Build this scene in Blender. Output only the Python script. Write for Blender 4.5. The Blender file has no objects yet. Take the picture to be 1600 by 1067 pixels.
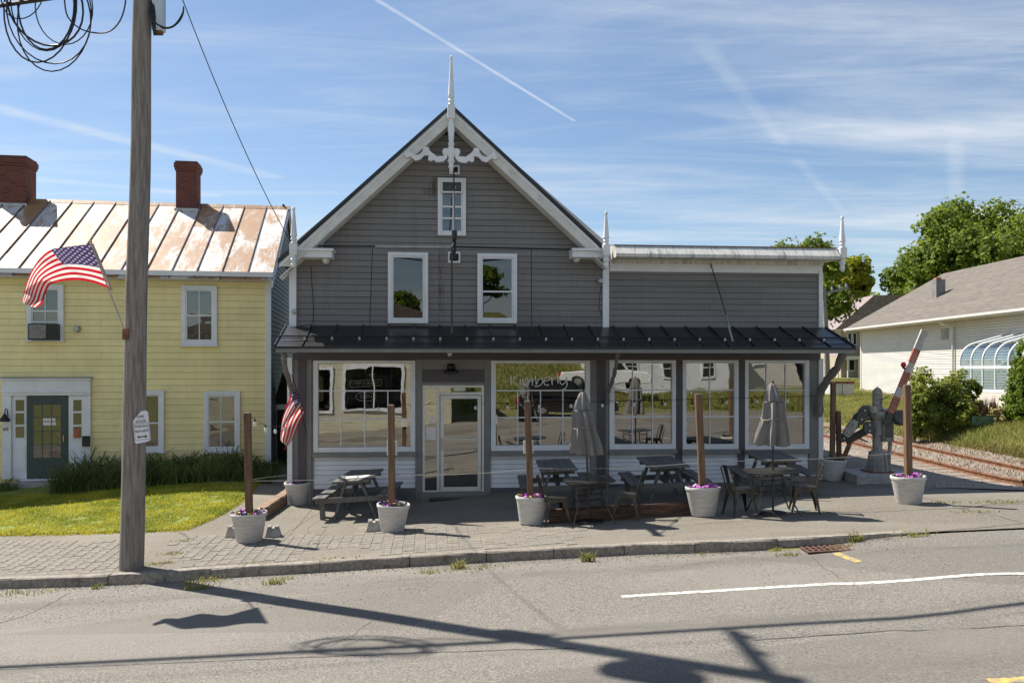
import bpy, bmesh, math, random
from mathutils import Vector, Matrix, noise
random.seed(7)
R = math.radians
scene = bpy.context.scene
C = scene.collection

# ------------------------------------------------------------------ camera
F, CX, CY, CAMZ = 1330.0, 800.0, 575.0, 2.70      # focal length, horizon in photo pixels (1600 wide)
cam_d = bpy.data.cameras.new('camera')
cam = bpy.data.objects.new('camera', cam_d); C.objects.link(cam)
cam.location = (0, 0, CAMZ); cam.rotation_euler = (R(90), 0, 0)
cam_d.sensor_width = 36.0; cam_d.lens = F * 36.0 / 1600.0
cam_d.shift_y = (CY - 533.5) / 1600.0
cam_d.clip_start = 0.05; cam_d.clip_end = 3000
scene.camera = cam

# ------------------------------------------------------------------ light
SUN = Vector((-0.66, 0.47, 1.0)).normalized()      # towards the sun
elev = math.asin(SUN.z); azim = math.atan2(SUN.x, SUN.y)
sun_d = bpy.data.lights.new('sun', 'SUN'); sun = bpy.data.objects.new('sun', sun_d); C.objects.link(sun)
sun_d.energy = 4.6; sun_d.angle = R(0.53); sun_d.color = (1.0, 0.94, 0.85)
sun.rotation_euler = (-SUN).to_track_quat('-Z', 'Y').to_euler()
scene.view_settings.view_transform = 'Standard'; scene.view_settings.look = 'None'
scene.view_settings.exposure = 0.90; scene.view_settings.gamma = 1.0
scene.view_settings.use_curve_mapping = False

world = bpy.data.worlds.new('World'); scene.world = world; world.use_nodes = True
wn, wl = world.node_tree.nodes, world.node_tree.links
wn.clear()
def wnode(t, **kw):
    n = wn.new(t)
    for k, v in kw.items(): setattr(n, k, v)
    return n
def wmath(op, a, b=None, c=None, clamp=False):
    n = wnode('ShaderNodeMath', operation=op); n.use_clamp = clamp
    for i, x in enumerate((a, b, c)):
        if x is None: continue
        if isinstance(x, (int, float)): n.inputs[i].default_value = x
        else: wl.new(x, n.inputs[i])
    return n.outputs[0]
def wvec(op, a, b=None, out=0):
    n = wnode('ShaderNodeVectorMath', operation=op)
    for i, x in enumerate((a, b)):
        if x is None: continue
        if isinstance(x, (tuple, Vector)): n.inputs[i].default_value = tuple(x)
        elif isinstance(x, (int, float)): n.inputs['Scale'].default_value = x
        else: wl.new(x, n.inputs['Scale'] if (op == 'SCALE' and i == 1) else n.inputs[i])
    return n.outputs[out]
sky = wnode('ShaderNodeTexSky', sky_type='NISHITA')
sky.sun_disc = False; sky.sun_elevation = elev; sky.sun_rotation = azim
sky.altitude = 100; sky.air_density = 1.0; sky.dust_density = 0.3; sky.ozone_density = 2.5
tc = wnode('ShaderNodeTexCoord')
sep = wnode('ShaderNodeSeparateXYZ'); wl.new(tc.outputs['Generated'], sep.inputs[0])
zc = wmath('MAXIMUM', sep.outputs[2], 0.03)
comb = wnode('ShaderNodeCombineXYZ')
wl.new(wmath('DIVIDE', sep.outputs[0], zc), comb.inputs[0]); wl.new(wmath('DIVIDE', sep.outputs[1], zc), comb.inputs[1])
plane = comb.outputs[0]                            # position on a flat cloud layer overhead
def wnoise(scale, sx, sy, rot, detail=7, rough=0.62, dist=0.6):
    m = wnode('ShaderNodeMapping'); wl.new(plane, m.inputs[0])
    m.inputs['Rotation'].default_value = (0, 0, R(rot)); m.inputs['Scale'].default_value = (sx, sy, 1)
    n = wnode('ShaderNodeTexNoise'); wl.new(m.outputs[0], n.inputs['Vector'])
    n.inputs['Scale'].default_value = scale; n.inputs['Detail'].default_value = detail
    n.inputs['Roughness'].default_value = rough; n.inputs['Distortion'].default_value = dist
    return n.outputs['Fac']
def wramp(x, a, b):
    n = wnode('ShaderNodeMapRange'); n.interpolation_type = 'SMOOTHSTEP'
    wl.new(x, n.inputs[0]); n.inputs[1].default_value = a; n.inputs[2].default_value = b
    return n.outputs[0]
c1 = wramp(wnoise(0.55, 0.35, 1.0, 24, dist=0.9), 0.42, 0.72)
c2 = wramp(wnoise(1.1, 0.25, 1.3, -14, detail=9, rough=0.68, dist=1.2), 0.44, 0.80)
c3 = wramp(wnoise(0.16, 1.0, 1.0, 0, detail=3), 0.35, 0.65)
cl = wmath('ADD', wmath('MULTIPLY', c1, wmath('MULTIPLY_ADD', c3, 0.55, 0.35)), wmath('MULTIPLY', c2, 0.50))
def trail(a, b, width, strength):
    def pl(px, py):
        x, y, z = (px - CX) / F, 1.0, -(py - CY) / F
        return Vector((x / z, y / z, 0))
    A, B = pl(*a), pl(*b); ba = B - A
    pa = wvec('SUBTRACT', plane, A)
    h = wmath('DIVIDE', wvec('DOT_PRODUCT', pa, ba, out=1), ba.dot(ba), clamp=True)
    perp = wvec('SUBTRACT', pa, wvec('SCALE', ba, None) if False else _scale(ba, h))
    dist = wvec('LENGTH', perp, out=1)
    m = wramp(dist, width, width * 0.1)
    return wmath('MULTIPLY', m, strength)
def _scale(v, h):
    n = wnode('ShaderNodeVectorMath', operation='SCALE'); n.inputs[0].default_value = tuple(v)
    wl.new(h, n.inputs['Scale']); return n.outputs[0]
fray = wmath('MULTIPLY_ADD', wnoise(3.0, 1, 1, 0, detail=7, rough=0.7), 2.2, -0.25)
tr = None
for t in (((585, -2), (897, 189), 0.013, 0.62), ((-40, 160), (420, 275), 0.10, 0.42), ((1225, 225), (1090, 60), 0.05, 0.16),
          ((1320, 335), (1245, 250), 0.045, 0.16), ((1494, 310), (1492, 195), 0.06, 0.20), ((1700, 195), (1380, 210), 0.25, 0.22),
          ((40, 278), (330, 305), 0.10, 0.35)):
    k = trail(*t)
    tr = k if tr is None else wmath('MAXIMUM', tr, k)
cl = wmath('ADD', cl, wmath('MULTIPLY', tr, fray), clamp=True)
mixc = wnode('ShaderNodeMix', data_type='RGBA')
wl.new(wmath('MULTIPLY', cl, 0.85), mixc.inputs[0]); wl.new(sky.outputs[0], mixc.inputs[6])
mixc.inputs[7].default_value = (6.6, 7.0, 7.4, 1)
bg = wnode('ShaderNodeBackground'); bg.inputs[1].default_value = 0.068
wl.new(mixc.outputs[2], bg.inputs[0])
wo = wnode('ShaderNodeOutputWorld'); wl.new(bg.outputs[0], wo.inputs[0])

# ------------------------------------------------------------------ pixel helpers, ground
def sstep(x, a, b):
    t = max(0.0, min(1.0, (x - a) / (b - a))); return t * t * (3 - 2 * t)
def P(px, py, Y):
    return Vector(((px - CX) * Y / F, Y, CAMZ - (py - CY) * Y / F))
def gz(X, Y):
    xc = max(-16.0, X) if X < 3.0 else 3.0 + 5.0 * (1 - math.exp(-(X - 3.0) / 5.0))
    z = 0.062 * xc
    if X > 0: z *= 1 - 0.5 * sstep(Y, 13.8, 19.0)
    z += 0.06 * max(0, min(Y - 13.0, 9.0)) * sstep(-X, 3.2, 7.5)
    return z
def gz_all(X, Y):                                  # pavement level plus the bank to the right and the hill behind the camera
    z = gz(X, Y)
    z += 0.75 * sstep(X, 12.6, 16.0) * sstep(Y, 15.0, 26.0)
    z += 0.9 * sstep(Y, 34, 60) * sstep(X, 5, 14)
    if Y < -6: z += min(-6 - Y, 40) * (0.20 * sstep(X, 0, 4) - 0.12 * sstep(X, 11, 14))
    return z
def G(px, py, dz=0.0, fn=gz):
    Y = 15.0
    for _ in range(40):
        X = (px - CX) * Y / F
        Y = 0.5 * Y + 0.5 * (CAMZ - fn(X, Y) - dz) * F / (py - CY)
    X = (px - CX) * Y / F
    return Vector((X, Y, fn(X, Y) + dz))
class Frame:                                       # a building's own axes: u along the front, v going back, z up
    def __init__(s, ox, oy, rot):
        s.o = Vector((ox, oy, 0)); s.r = R(rot)
        s.u = Vector((math.cos(s.r), math.sin(s.r), 0)); s.v = Vector((-math.sin(s.r), math.cos(s.r), 0))
    def pix(s, px, py, v=0.0):
        d = Vector(((px - CX) / F, 1.0, -(py - CY) / F)); c = Vector((0, 0, CAMZ))
        t = (v - (c - s.o).dot(s.v)) / d.dot(s.v)
        p = c + d * t
        return (p - s.o).dot(s.u), p.z
    def pu(s, px, v=0.0): return s.pix(px, 600, v)[0]
    def pz(s, px, py, v=0.0): return s.pix(px, py, v)[1]
    def w(s, u, v, z): p = s.o + s.u * u + s.v * v; return Vector((p.x, p.y, z))
    def loc(s, X, Y): p = Vector((X, Y, 0)) - s.o; return p.dot(s.u), p.dot(s.v)

# ------------------------------------------------------------------ object helpers
def tag(o, label=None, cat=None, group=None, kind=None):
    if label: o['label'] = label
    if cat: o['category'] = cat
    if group: o['group'] = group
    if kind: o['kind'] = kind
    return o
def empty(name, loc=(0, 0, 0), rz=0.0, parent=None):
    o = bpy.data.objects.new(name, None); C.objects.link(o)
    o.location = loc; o.rotation_euler = (0, 0, rz); o.empty_display_size = 0.2
    if parent: o.parent = parent
    return o
def copy_tree(o, parent=None):
    c = o.copy(); C.objects.link(c); c.parent = parent
    for ch in list(o.children): copy_tree(ch, c)
    return c
class MB:
    def __init__(s): s.v = []; s.f = []; s.uv = None; s.smooth = False
    def add(s, vs, fs):
        n = len(s.v); s.v += [tuple(p) for p in vs]; s.f += [tuple(i + n for i in f) for f in fs]; return s
    def box(s, x0, x1, y0, y1, z0, z1):
        return s.add([(x0,y0,z0),(x1,y0,z0),(x1,y1,z0),(x0,y1,z0),(x0,y0,z1),(x1,y0,z1),(x1,y1,z1),(x0,y1,z1)],
                     [(0,3,2,1),(4,5,6,7),(0,1,5,4),(1,2,6,5),(2,3,7,6),(3,0,4,7)])
    def obox(s, c, size, mat3=None):               # oriented box
        h = [x / 2 for x in size]
        vs = [Vector((sx*h[0], sy*h[1], sz*h[2])) for sz in (-1,1) for sx, sy in ((-1,-1),(1,-1),(1,1),(-1,1))]
        if mat3 is not None: vs = [mat3 @ p for p in vs]
        c = Vector(c)
        return s.add([p + c for p in vs], [(0,3,2,1),(4,5,6,7),(0,1,5,4),(1,2,6,5),(2,3,7,6),(3,0,4,7)])
    def beam(s, a, b, w, h, up=(0,0,1)):           # square bar from a to b
        a, b = Vector(a), Vector(b); d = (b - a); L = d.length; d.normalize()
        up = Vector(up); x = d.cross(up)
        if x.length < 1e-4: x = d.cross(Vector((0,1,0)))
        x.normalize(); y = x.cross(d).normalized()
        vs = []
        for p in (a, b):
            for sx, sy in ((-1,-1),(1,-1),(1,1),(-1,1)): vs.append(p + x*(sx*w/2) + y*(sy*h/2))
        return s.add(vs, [(3,2,1,0),(4,5,6,7),(0,1,5,4),(1,2,6,5),(2,3,7,6),(3,0,4,7)])
    def prism(s, pts, v0, v1, axis='v'):           # 2D outline (u,z) extruded along v
        n = len(pts); vs = [(u, v0, z) for u, z in pts] + [(u, v1, z) for u, z in pts]
        if axis == 'u': vs = [(v0, a, z) for a, z in pts] + [(v1, a, z) for a, z in pts]
        if axis == 'z': vs = [(a, b, v0) for a, b in pts] + [(a, b, v1) for a, b in pts]
        fs = [tuple(range(n)), tuple(range(2*n-1, n-1, -1))] + [(i, n+i, n+(i+1) % n, (i+1) % n) for i in range(n)]
        return s.add(vs, fs)
    def tube(s, pts, r, n=8, cap=True):
        pts = [Vector(p) for p in pts]; m = len(pts)
        rs = r if isinstance(r, (list, tuple)) else [r] * m
        base = len(s.v); ref = None
        for i, p in enumerate(pts):
            d = (pts[min(i+1, m-1)] - pts[max(i-1, 0)]).normalized()
            if ref is None:
                ref = d.cross(Vector((0,0,1)))
                if ref.length < 1e-3: ref = d.cross(Vector((0,1,0)))
            ref = (ref - d * ref.dot(d)).normalized(); q = d.cross(ref)
            for k in range(n):
                a = 2 * math.pi * k / n
                s.v.append(tuple(p + (ref * math.cos(a) + q * math.sin(a)) * rs[i]))
        for i in range(m - 1):
            for k in range(n):
                a, b = base + i*n + k, base + i*n + (k+1) % n
                s.f.append((a, b, b + n, a + n))
        if cap:
            s.f.append(tuple(base + k for k in range(n-1, -1, -1))); s.f.append(tuple(base + (m-1)*n + k for k in range(n)))
        s.smooth = True
        return s
    def lathe(s, prof, c=(0,0,0), n=16, cap=True, sq=False):
        base = len(s.v); c = Vector(c); off = math.pi/4 if sq else 0
        if sq: n = 4
        for r, z in prof:
            for k in range(n):
                a = 2*math.pi*k/n + off; s.v.append((c.x + r*math.cos(a), c.y + r*math.sin(a), c.z + z))
        for i in range(len(prof)-1):
            for k in range(n):
                a, b = base+i*n+k, base+i*n+(k+1) % n; s.f.append((a, b, b+n, a+n))
        if cap:
            s.f.append(tuple(base+k for k in range(n-1,-1,-1))); s.f.append(tuple(base+(len(prof)-1)*n+k for k in range(n)))
        s.smooth = not sq
        return s
    def ball(s, c, r, n=8, sc=(1,1,1)):
        c = Vector(c); base = len(s.v)
        for i in range(n//2+1):
            t = math.pi*i/(n//2)
            for k in range(n):
                a = 2*math.pi*k/n
                s.v.append((c.x+r*sc[0]*math.sin(t)*math.cos(a), c.y+r*sc[1]*math.sin(t)*math.sin(a), c.z-r*sc[2]*math.cos(t)))
        for i in range(n//2):
            for k in range(n):
                a, b = base+i*n+k, base+i*n+(k+1) % n; s.f.append((a, b, b+n, a+n))
        s.smooth = True
        return s
    def build(s, name, mat, parent=None, loc=None, smooth=None, bevel=0.0):
        me = bpy.data.meshes.new(name); me.from_pydata(s.v, [], s.f)
        if s.uv:
            ul = me.uv_layers.new(name='UVMap')
            for p in me.polygons:
                for li in p.loop_indices: ul.data[li].uv = s.uv[me.loops[li].vertex_index]
        me.materials.append(mat)
        sm = s.smooth if smooth is None else smooth
        if sm:
            for p in me.polygons: p.use_smooth = True
            try: me.set_sharp_from_angle(angle=R(40))
            except Exception: pass
        me.validate(); me.update()
        o = bpy.data.objects.new(name, me); C.objects.link(o)
        if parent: o.parent = parent
        if loc is not None: o.location = loc
        if bevel:
            b = o.modifiers.new('b', 'BEVEL'); b.width = bevel; b.segments = 2; b.limit_method = 'ANGLE'; b.angle_limit = R(40)
        return o

# ------------------------------------------------------------------ materials
def _nt(name):
    m = bpy.data.materials.new(name); m.use_nodes = True
    nt = m.node_tree; bs = nt.nodes['Principled BSDF']; return m, nt, bs
def mnode(nt, t, ins=None, **kw):
    n = nt.nodes.new(t)
    for k, v in kw.items(): setattr(n, k, v)
    for k, v in (ins or {}).items():
        if hasattr(v, 'is_output') or v.__class__.__name__.startswith('NodeSocket'): nt.links.new(v, n.inputs[k])
        else: n.inputs[k].default_value = v
    return n
def mmath(nt, op, a, b=0.5, c=0.0, clamp=False):
    n = mnode(nt, 'ShaderNodeMath', {0: a, 1: b, 2: c}, operation=op); n.use_clamp = clamp; return n.outputs[0]
def mmap(nt, x, a, b, lo=0.0, hi=1.0, smooth=True):
    n = mnode(nt, 'ShaderNodeMapRange', {0: x, 1: a, 2: b, 3: lo, 4: hi})
    if smooth: n.interpolation_type = 'SMOOTHSTEP'
    return n.outputs[0]
def mmix(nt, f, a, b):
    n = mnode(nt, 'ShaderNodeMix', data_type='RGBA')
    for k, v in ((0, f), (6, a), (7, b)):
        if isinstance(v, (int, float)): n.inputs[k].default_value = v
        elif isinstance(v, tuple): n.inputs[k].default_value = v if len(v) == 4 else v + (1,)
        else: nt.links.new(v, n.inputs[k])
    return n.outputs[2]
def mnoise(nt, vec, scale, detail=5, rough=0.6, stretch=None, dist=0.0):
    if stretch: vec = mnode(nt, 'ShaderNodeMapping', {0: vec, 'Scale': stretch}).outputs[0]
    return mnode(nt, 'ShaderNodeTexNoise', {'Vector': vec, 'Scale': scale, 'Detail': detail, 'Roughness': rough, 'Distortion': dist}).outputs['Fac']
def mcoord(nt, kind='Object'):
    return mnode(nt, 'ShaderNodeTexCoord').outputs[kind]
def mbump(nt, bs, h, strength, dist=0.02):
    b = mnode(nt, 'ShaderNodeBump', {'Height': h, 'Strength': strength, 'Distance': dist}); nt.links.new(b.outputs[0], bs.inputs['Normal'])
def PM(name, col, rough=0.7, var=0.18, scale=2.5, col2=None, lo=0.35, hi=0.65, bump=0.0, bscale=60, stretch=None, metal=0.0,
       rnd=0.0, spec=0.5, detail=6, dirt=None, dirt_scale=1.2, dirt_rng=(0.55, 0.75), coat=0.0, streak=0.0):
    m, nt, bs = _nt(name); co = mcoord(nt)
    n = mnoise(nt, co, scale, detail, 0.65, stretch)
    a = tuple(c * (1 - var) for c in col); b = col2 or tuple(min(1, c * (1 + var)) for c in col)
    out = mmix(nt, mmap(nt, n, lo, hi), a, b)
    if dirt:
        d = mnoise(nt, co, dirt_scale, 8, 0.7, stretch, 0.4); out = mmix(nt, mmap(nt, d, *dirt_rng), out, dirt)
    if streak:                                     # rain-washed runs down the boards
        sn = mnoise(nt, co, 1.0, 7, 0.7, (7, 7, 0.28)); out = mmix(nt, mmath(nt, 'MULTIPLY', mmap(nt, sn, 0.45, 0.78), streak), out, tuple(c * 0.55 for c in col))
    if rnd:
        oi = mnode(nt, 'ShaderNodeObjectInfo').outputs['Random']
        hs = mnode(nt, 'ShaderNodeHueSaturation', {'Value': mmap(nt, oi, 0, 1, 1 - rnd, 1 + rnd, False), 'Color': out}); out = hs.outputs[0]
    nt.links.new(out, bs.inputs['Base Color'])
    bs.inputs['Roughness'].default_value = rough; bs.inputs['Metallic'].default_value = metal
    bs.inputs['Specular IOR Level'].default_value = spec
    if coat: bs.inputs['Coat Weight'].default_value = coat
    if bump: mbump(nt, bs, mnoise(nt, co, bscale, 4, 0.6, stretch), bump, 0.01)
    return m
# --- paints, wood, metal
m_grey = PM('grey_paint', (0.198, 0.187, 0.180), 0.62, 0.07, 1.3, rnd=0.085, streak=0.35, bump=0.06, bscale=25, stretch=(0.3, 1, 3), dirt=(0.15, 0.13, 0.12), dirt_scale=0.8, dirt_rng=(0.58, 0.85))
m_greytrim = PM('grey_trim_paint', (0.20, 0.20, 0.19), 0.6, 0.08, 2)
m_purple = PM('plum_paint', (0.085, 0.07, 0.082), 0.6, 0.08, 2)
m_white = PM('white_paint', (0.74, 0.75, 0.77), 0.55, 0.05, 2, dirt=(0.52, 0.50, 0.46), dirt_scale=2.2, dirt_rng=(0.60, 0.85), rnd=0.03)
m_oldwhite = PM('weathered_white_paint', (0.66, 0.65, 0.62), 0.65, 0.08, 3, dirt=(0.30, 0.27, 0.22), dirt_scale=5, dirt_rng=(0.58, 0.72))
m_stainwhite = PM('streaked_white_paint', (0.60, 0.59, 0.55), 0.65, 0.1, 3, dirt=(0.25, 0.23, 0.19), dirt_scale=2.5, dirt_rng=(0.48, 0.72), stretch=(5, 1, 0.5))
m_yellow = PM('yellow_paint', (0.86, 0.74, 0.37), 0.6, 0.06, 1.0, rnd=0.05, streak=0.16, dirt=(0.40, 0.33, 0.14), dirt_scale=1.5, dirt_rng=(0.60, 0.90))
m_bluegrey = PM('blue_grey_paint', (0.20, 0.22, 0.24), 0.65, 0.08, 1.5, rnd=0.05)
m_green = PM('dark_green_paint', (0.035, 0.06, 0.055), 0.4, 0.1, 2)
m_black = PM('black_metal', (0.012, 0.012, 0.013), 0.45, 0.2, 4)
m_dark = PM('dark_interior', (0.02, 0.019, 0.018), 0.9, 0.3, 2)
m_blackroof = PM('black_roof_metal', (0.022, 0.022, 0.024), 0.32, 0.2, 3, spec=0.5, dirt=(0.05, 0.048, 0.045), dirt_scale=2.5)
m_steel = PM('galvanised_steel', (0.42, 0.42, 0.41), 0.4, 0.15, 6, metal=0.7)
m_alum = PM('pale_aluminium', (0.66, 0.65, 0.61), 0.42, 0.06, 4, metal=0.15)
m_gun = PM('gunmetal', (0.075, 0.068, 0.06), 0.35, 0.2, 5, metal=0.75)
m_signal = PM('grey_signal_paint', (0.30, 0.285, 0.26), 0.55, 0.2, 4, dirt=(0.06, 0.05, 0.045), dirt_scale=5, dirt_rng=(0.5, 0.75))
m_signaldark = PM('dark_signal_iron', (0.075, 0.07, 0.065), 0.6, 0.25, 5, dirt=(0.10, 0.07, 0.05), dirt_scale=6, dirt_rng=(0.6, 0.8))
m_pic = PM('stained_picnic_wood', (0.125, 0.12, 0.113), 0.6, 0.2, 4, stretch=(6, 0.6, 6), bump=0.15, bscale=12, rnd=0.12)
m_post = PM('brown_stained_post', (0.155, 0.088, 0.048), 0.7, 0.3, 3, stretch=(8, 8, 0.7), bump=0.2, bscale=12, dirt=(0.05, 0.03, 0.02), dirt_scale=3.5, dirt_rng=(0.56, 0.74), rnd=0.1)
m_timber = PM('old_brown_timber', (0.10, 0.05, 0.032), 0.8, 0.5, 3, stretch=(0.8, 7, 7), bump=0.4, bscale=10, dirt=(0.035, 0.022, 0.017), dirt_scale=2, dirt_rng=(0.45, 0.65))
m_timberlite = PM('pale_brown_timber', (0.24, 0.155, 0.10), 0.8, 0.4, 3, stretch=(7, 0.8, 7), bump=0.4, bscale=10, dirt=(0.10, 0.06, 0.04), dirt_scale=2.5, dirt_rng=(0.55, 0.75))
m_pole = PM('weathered_grey_pole', (0.235, 0.205, 0.18), 0.85, 0.30, 5, stretch=(5, 5, 0.35), bump=0.5, bscale=14, dirt=(0.09, 0.075, 0.065), dirt_scale=4, dirt_rng=(0.55, 0.75))
m_concrete = PM('concrete', (0.36, 0.345, 0.32), 0.9, 0.15, 5, bump=0.3, bscale=80, dirt=(0.18, 0.17, 0.15), dirt_scale=4)
m_pot = PM('whitewashed_pot', (0.56, 0.54, 0.51), 0.75, 0.10, 3, stretch=(1.5, 1.5, 9), bump=0.15, bscale=30, dirt=(0.40, 0.37, 0.33), dirt_scale=4, dirt_rng=(0.5, 0.75), rnd=0.12)
m_soil = PM('potting_soil', (0.035, 0.025, 0.018), 0.95, 0.4, 20, bump=0.8, bscale=60)
m_rope = PM('pale_rope', (0.42, 0.39, 0.35), 0.8, 0.1, 10)
m_umb = PM('taupe_canvas', (0.19, 0.183, 0.172), 0.85, 0.08, 6, bump=0.1, bscale=200)
m_red = PM('faded_red_paint', (0.36, 0.12, 0.085), 0.55, 0.25, 5, dirt=(0.50, 0.42, 0.38), dirt_scale=5, dirt_rng=(0.5, 0.75))
m_redlamp = PM('red_lens', (0.45, 0.01, 0.03), 0.2, 0.1, 3)
m_rust = PM('rusty_iron', (0.19, 0.085, 0.042), 0.85, 0.35, 6, dirt=(0.07, 0.04, 0.028), dirt_scale=4, bump=0.3, bscale=40)
m_grate = PM('rusted_grate_iron', (0.10, 0.045, 0.032), 0.85, 0.35, 8)
m_petal = [PM('petal_%d' % i, c, 0.6, 0.2, 30) for i, c in enumerate([(0.42, 0.07, 0.42), (0.62, 0.30, 0.58), (0.10, 0.03, 0.22), (0.60, 0.52, 0.08)])]
m_leafpot = PM('pot_leaf', (0.06, 0.11, 0.03), 0.6, 0.3, 20)
m_shingle = PM('brown_asphalt_shingle', (0.155, 0.132, 0.112), 0.9, 0.16, 4, stretch=(1, 0.4, 2), bump=0.4, bscale=30, rnd=0.07)
m_shinglepurple = PM('plum_brown_shingle', (0.27, 0.22, 0.215), 0.9, 0.15, 3)
m_vinyl = PM('cream_vinyl_siding', (0.62, 0.575, 0.52), 0.5, 0.05, 1, rnd=0.025)
m_tan = PM('tan_siding', (0.46, 0.38, 0.29), 0.6, 0.06, 1, rnd=0.02)
m_beige = PM('beige_clapboard', (0.58, 0.54, 0.40), 0.6, 0.06, 1, rnd=0.03)
m_gravel = PM('ballast_stone', (0.33, 0.30, 0.26), 0.9, 0.35, 30, bump=0.5, bscale=60)
m_tie = PM('weathered_tie', (0.16, 0.12, 0.09), 0.9, 0.3, 5, stretch=(1, 6, 6))
m_bark = PM('bark', (0.12, 0.10, 0.08), 0.9, 0.3, 4, bump=0.5, bscale=20)
m_blind = PM('pale_blind', (0.46, 0.44, 0.38), 0.8, 0.15, 6, stretch=(1, 1, 14))
m_curtain = PM('grey_lace_curtain', (0.16, 0.15, 0.13), 0.9, 0.35, 6, stretch=(8, 1, 1))
m_screen_shade = PM('insect_screen_and_room_shade', (0.075, 0.072, 0.065), 0.8, 0.1, 20)  # also painted behind display panes as the shade of the room
m_acgrey = PM('air_conditioner_grey', (0.22, 0.21, 0.20), 0.6, 0.25, 20)
m_bluewhite = PM('pale_blue_plastic', (0.50, 0.58, 0.66), 0.5, 0.06, 3)
m_paper = PM('white_paper', (0.72, 0.70, 0.66), 0.8, 0.05, 8)
m_tube = PM('unlit_glass_tube', (0.88, 0.87, 0.86), 0.25, 0.05, 8)
m_bulb = PM('clear_bulb', (0.75, 0.73, 0.68), 0.15, 0.1, 8)
m_gold = PM('brass', (0.62, 0.45, 0.16), 0.3, 0.1, 5, metal=0.9)
m_greenpaint = PM('green_planter_paint', (0.13, 0.25, 0.16), 0.7, 0.1, 4)
m_sign = PM('dark_sign_board', (0.05, 0.045, 0.04), 0.5, 0.2, 3)
m_carblack = PM('black_car_paint', (0.008, 0.008, 0.01), 0.15, 0.1, 2, coat=1.0)
m_carwhite = PM('white_car_paint', (0.72, 0.72, 0.72), 0.2, 0.04, 2, coat=1.0)
m_tyre = PM('tyre_rubber', (0.015, 0.015, 0.015), 0.85, 0.2, 10)
m_orange = PM('orange_plastic', (0.40, 0.13, 0.05), 0.6, 0.2, 6)
m_mark = PM('white_road_paint', (0.66, 0.64, 0.58), 0.8, 0.08, 8, dirt=(0.24, 0.225, 0.20), dirt_scale=16, dirt_rng=(0.46, 0.62))
m_markyel = PM('yellow_road_paint', (0.55, 0.37, 0.08), 0.8, 0.1, 8, dirt=(0.22, 0.2, 0.165), dirt_scale=12, dirt_rng=(0.42, 0.60))
m_crack = PM('crack_filler_dirt', (0.10, 0.09, 0.075), 0.95, 0.4, 15, dirt=(0.22, 0.17, 0.10), dirt_scale=3)

def glass(name, refl, tint=(0.55, 0.55, 0.55), wob=0.0):
    m, nt, bs = _nt(name); nt.nodes.remove(bs)
    fr = mnode(nt, 'ShaderNodeFresnel', {'IOR': 1.5}).outputs[0]
    fac = mmath(nt, 'ADD', mmath(nt, 'MULTIPLY', fr, 0.9), refl, clamp=True)
    gl = mnode(nt, 'ShaderNodeBsdfGlossy', {'Roughness': 0.0, 'Color': (0.95, 0.95, 0.92, 1)})
    if wob:                                        # old panes are not quite flat
        n = mnoise(nt, mcoord(nt), 0.9, 2, 0.4, (0.8, 1, 1.6))
        b = mnode(nt, 'ShaderNodeBump', {'Height': n, 'Strength': wob, 'Distance': 0.02}); nt.links.new(b.outputs[0], gl.inputs['Normal'])
    tr = mnode(nt, 'ShaderNodeBsdfTransparent', {'Color': tint + (1,)})
    mx = mnode(nt, 'ShaderNodeMixShader', {0: fac}); nt.links.new(tr.outputs[0], mx.inputs[1]); nt.links.new(gl.outputs[0], mx.inputs[2])
    nt.links.new(mx.outputs[0], nt.nodes['Material Output'].inputs[0]); return m
m_shopglass = glass('shop_window_glass', 0.17, (0.85, 0.85, 0.83), 0.13)
m_glass = glass('house_window_glass', 0.10, (0.55, 0.56, 0.55), 0.5)
m_upglass = glass('upper_window_glass', 0.08, (0.5, 0.5, 0.5), 0.10)
m_greenhouse = glass('greenhouse_glass', 0.12, (0.55, 0.66, 0.72))

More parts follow.
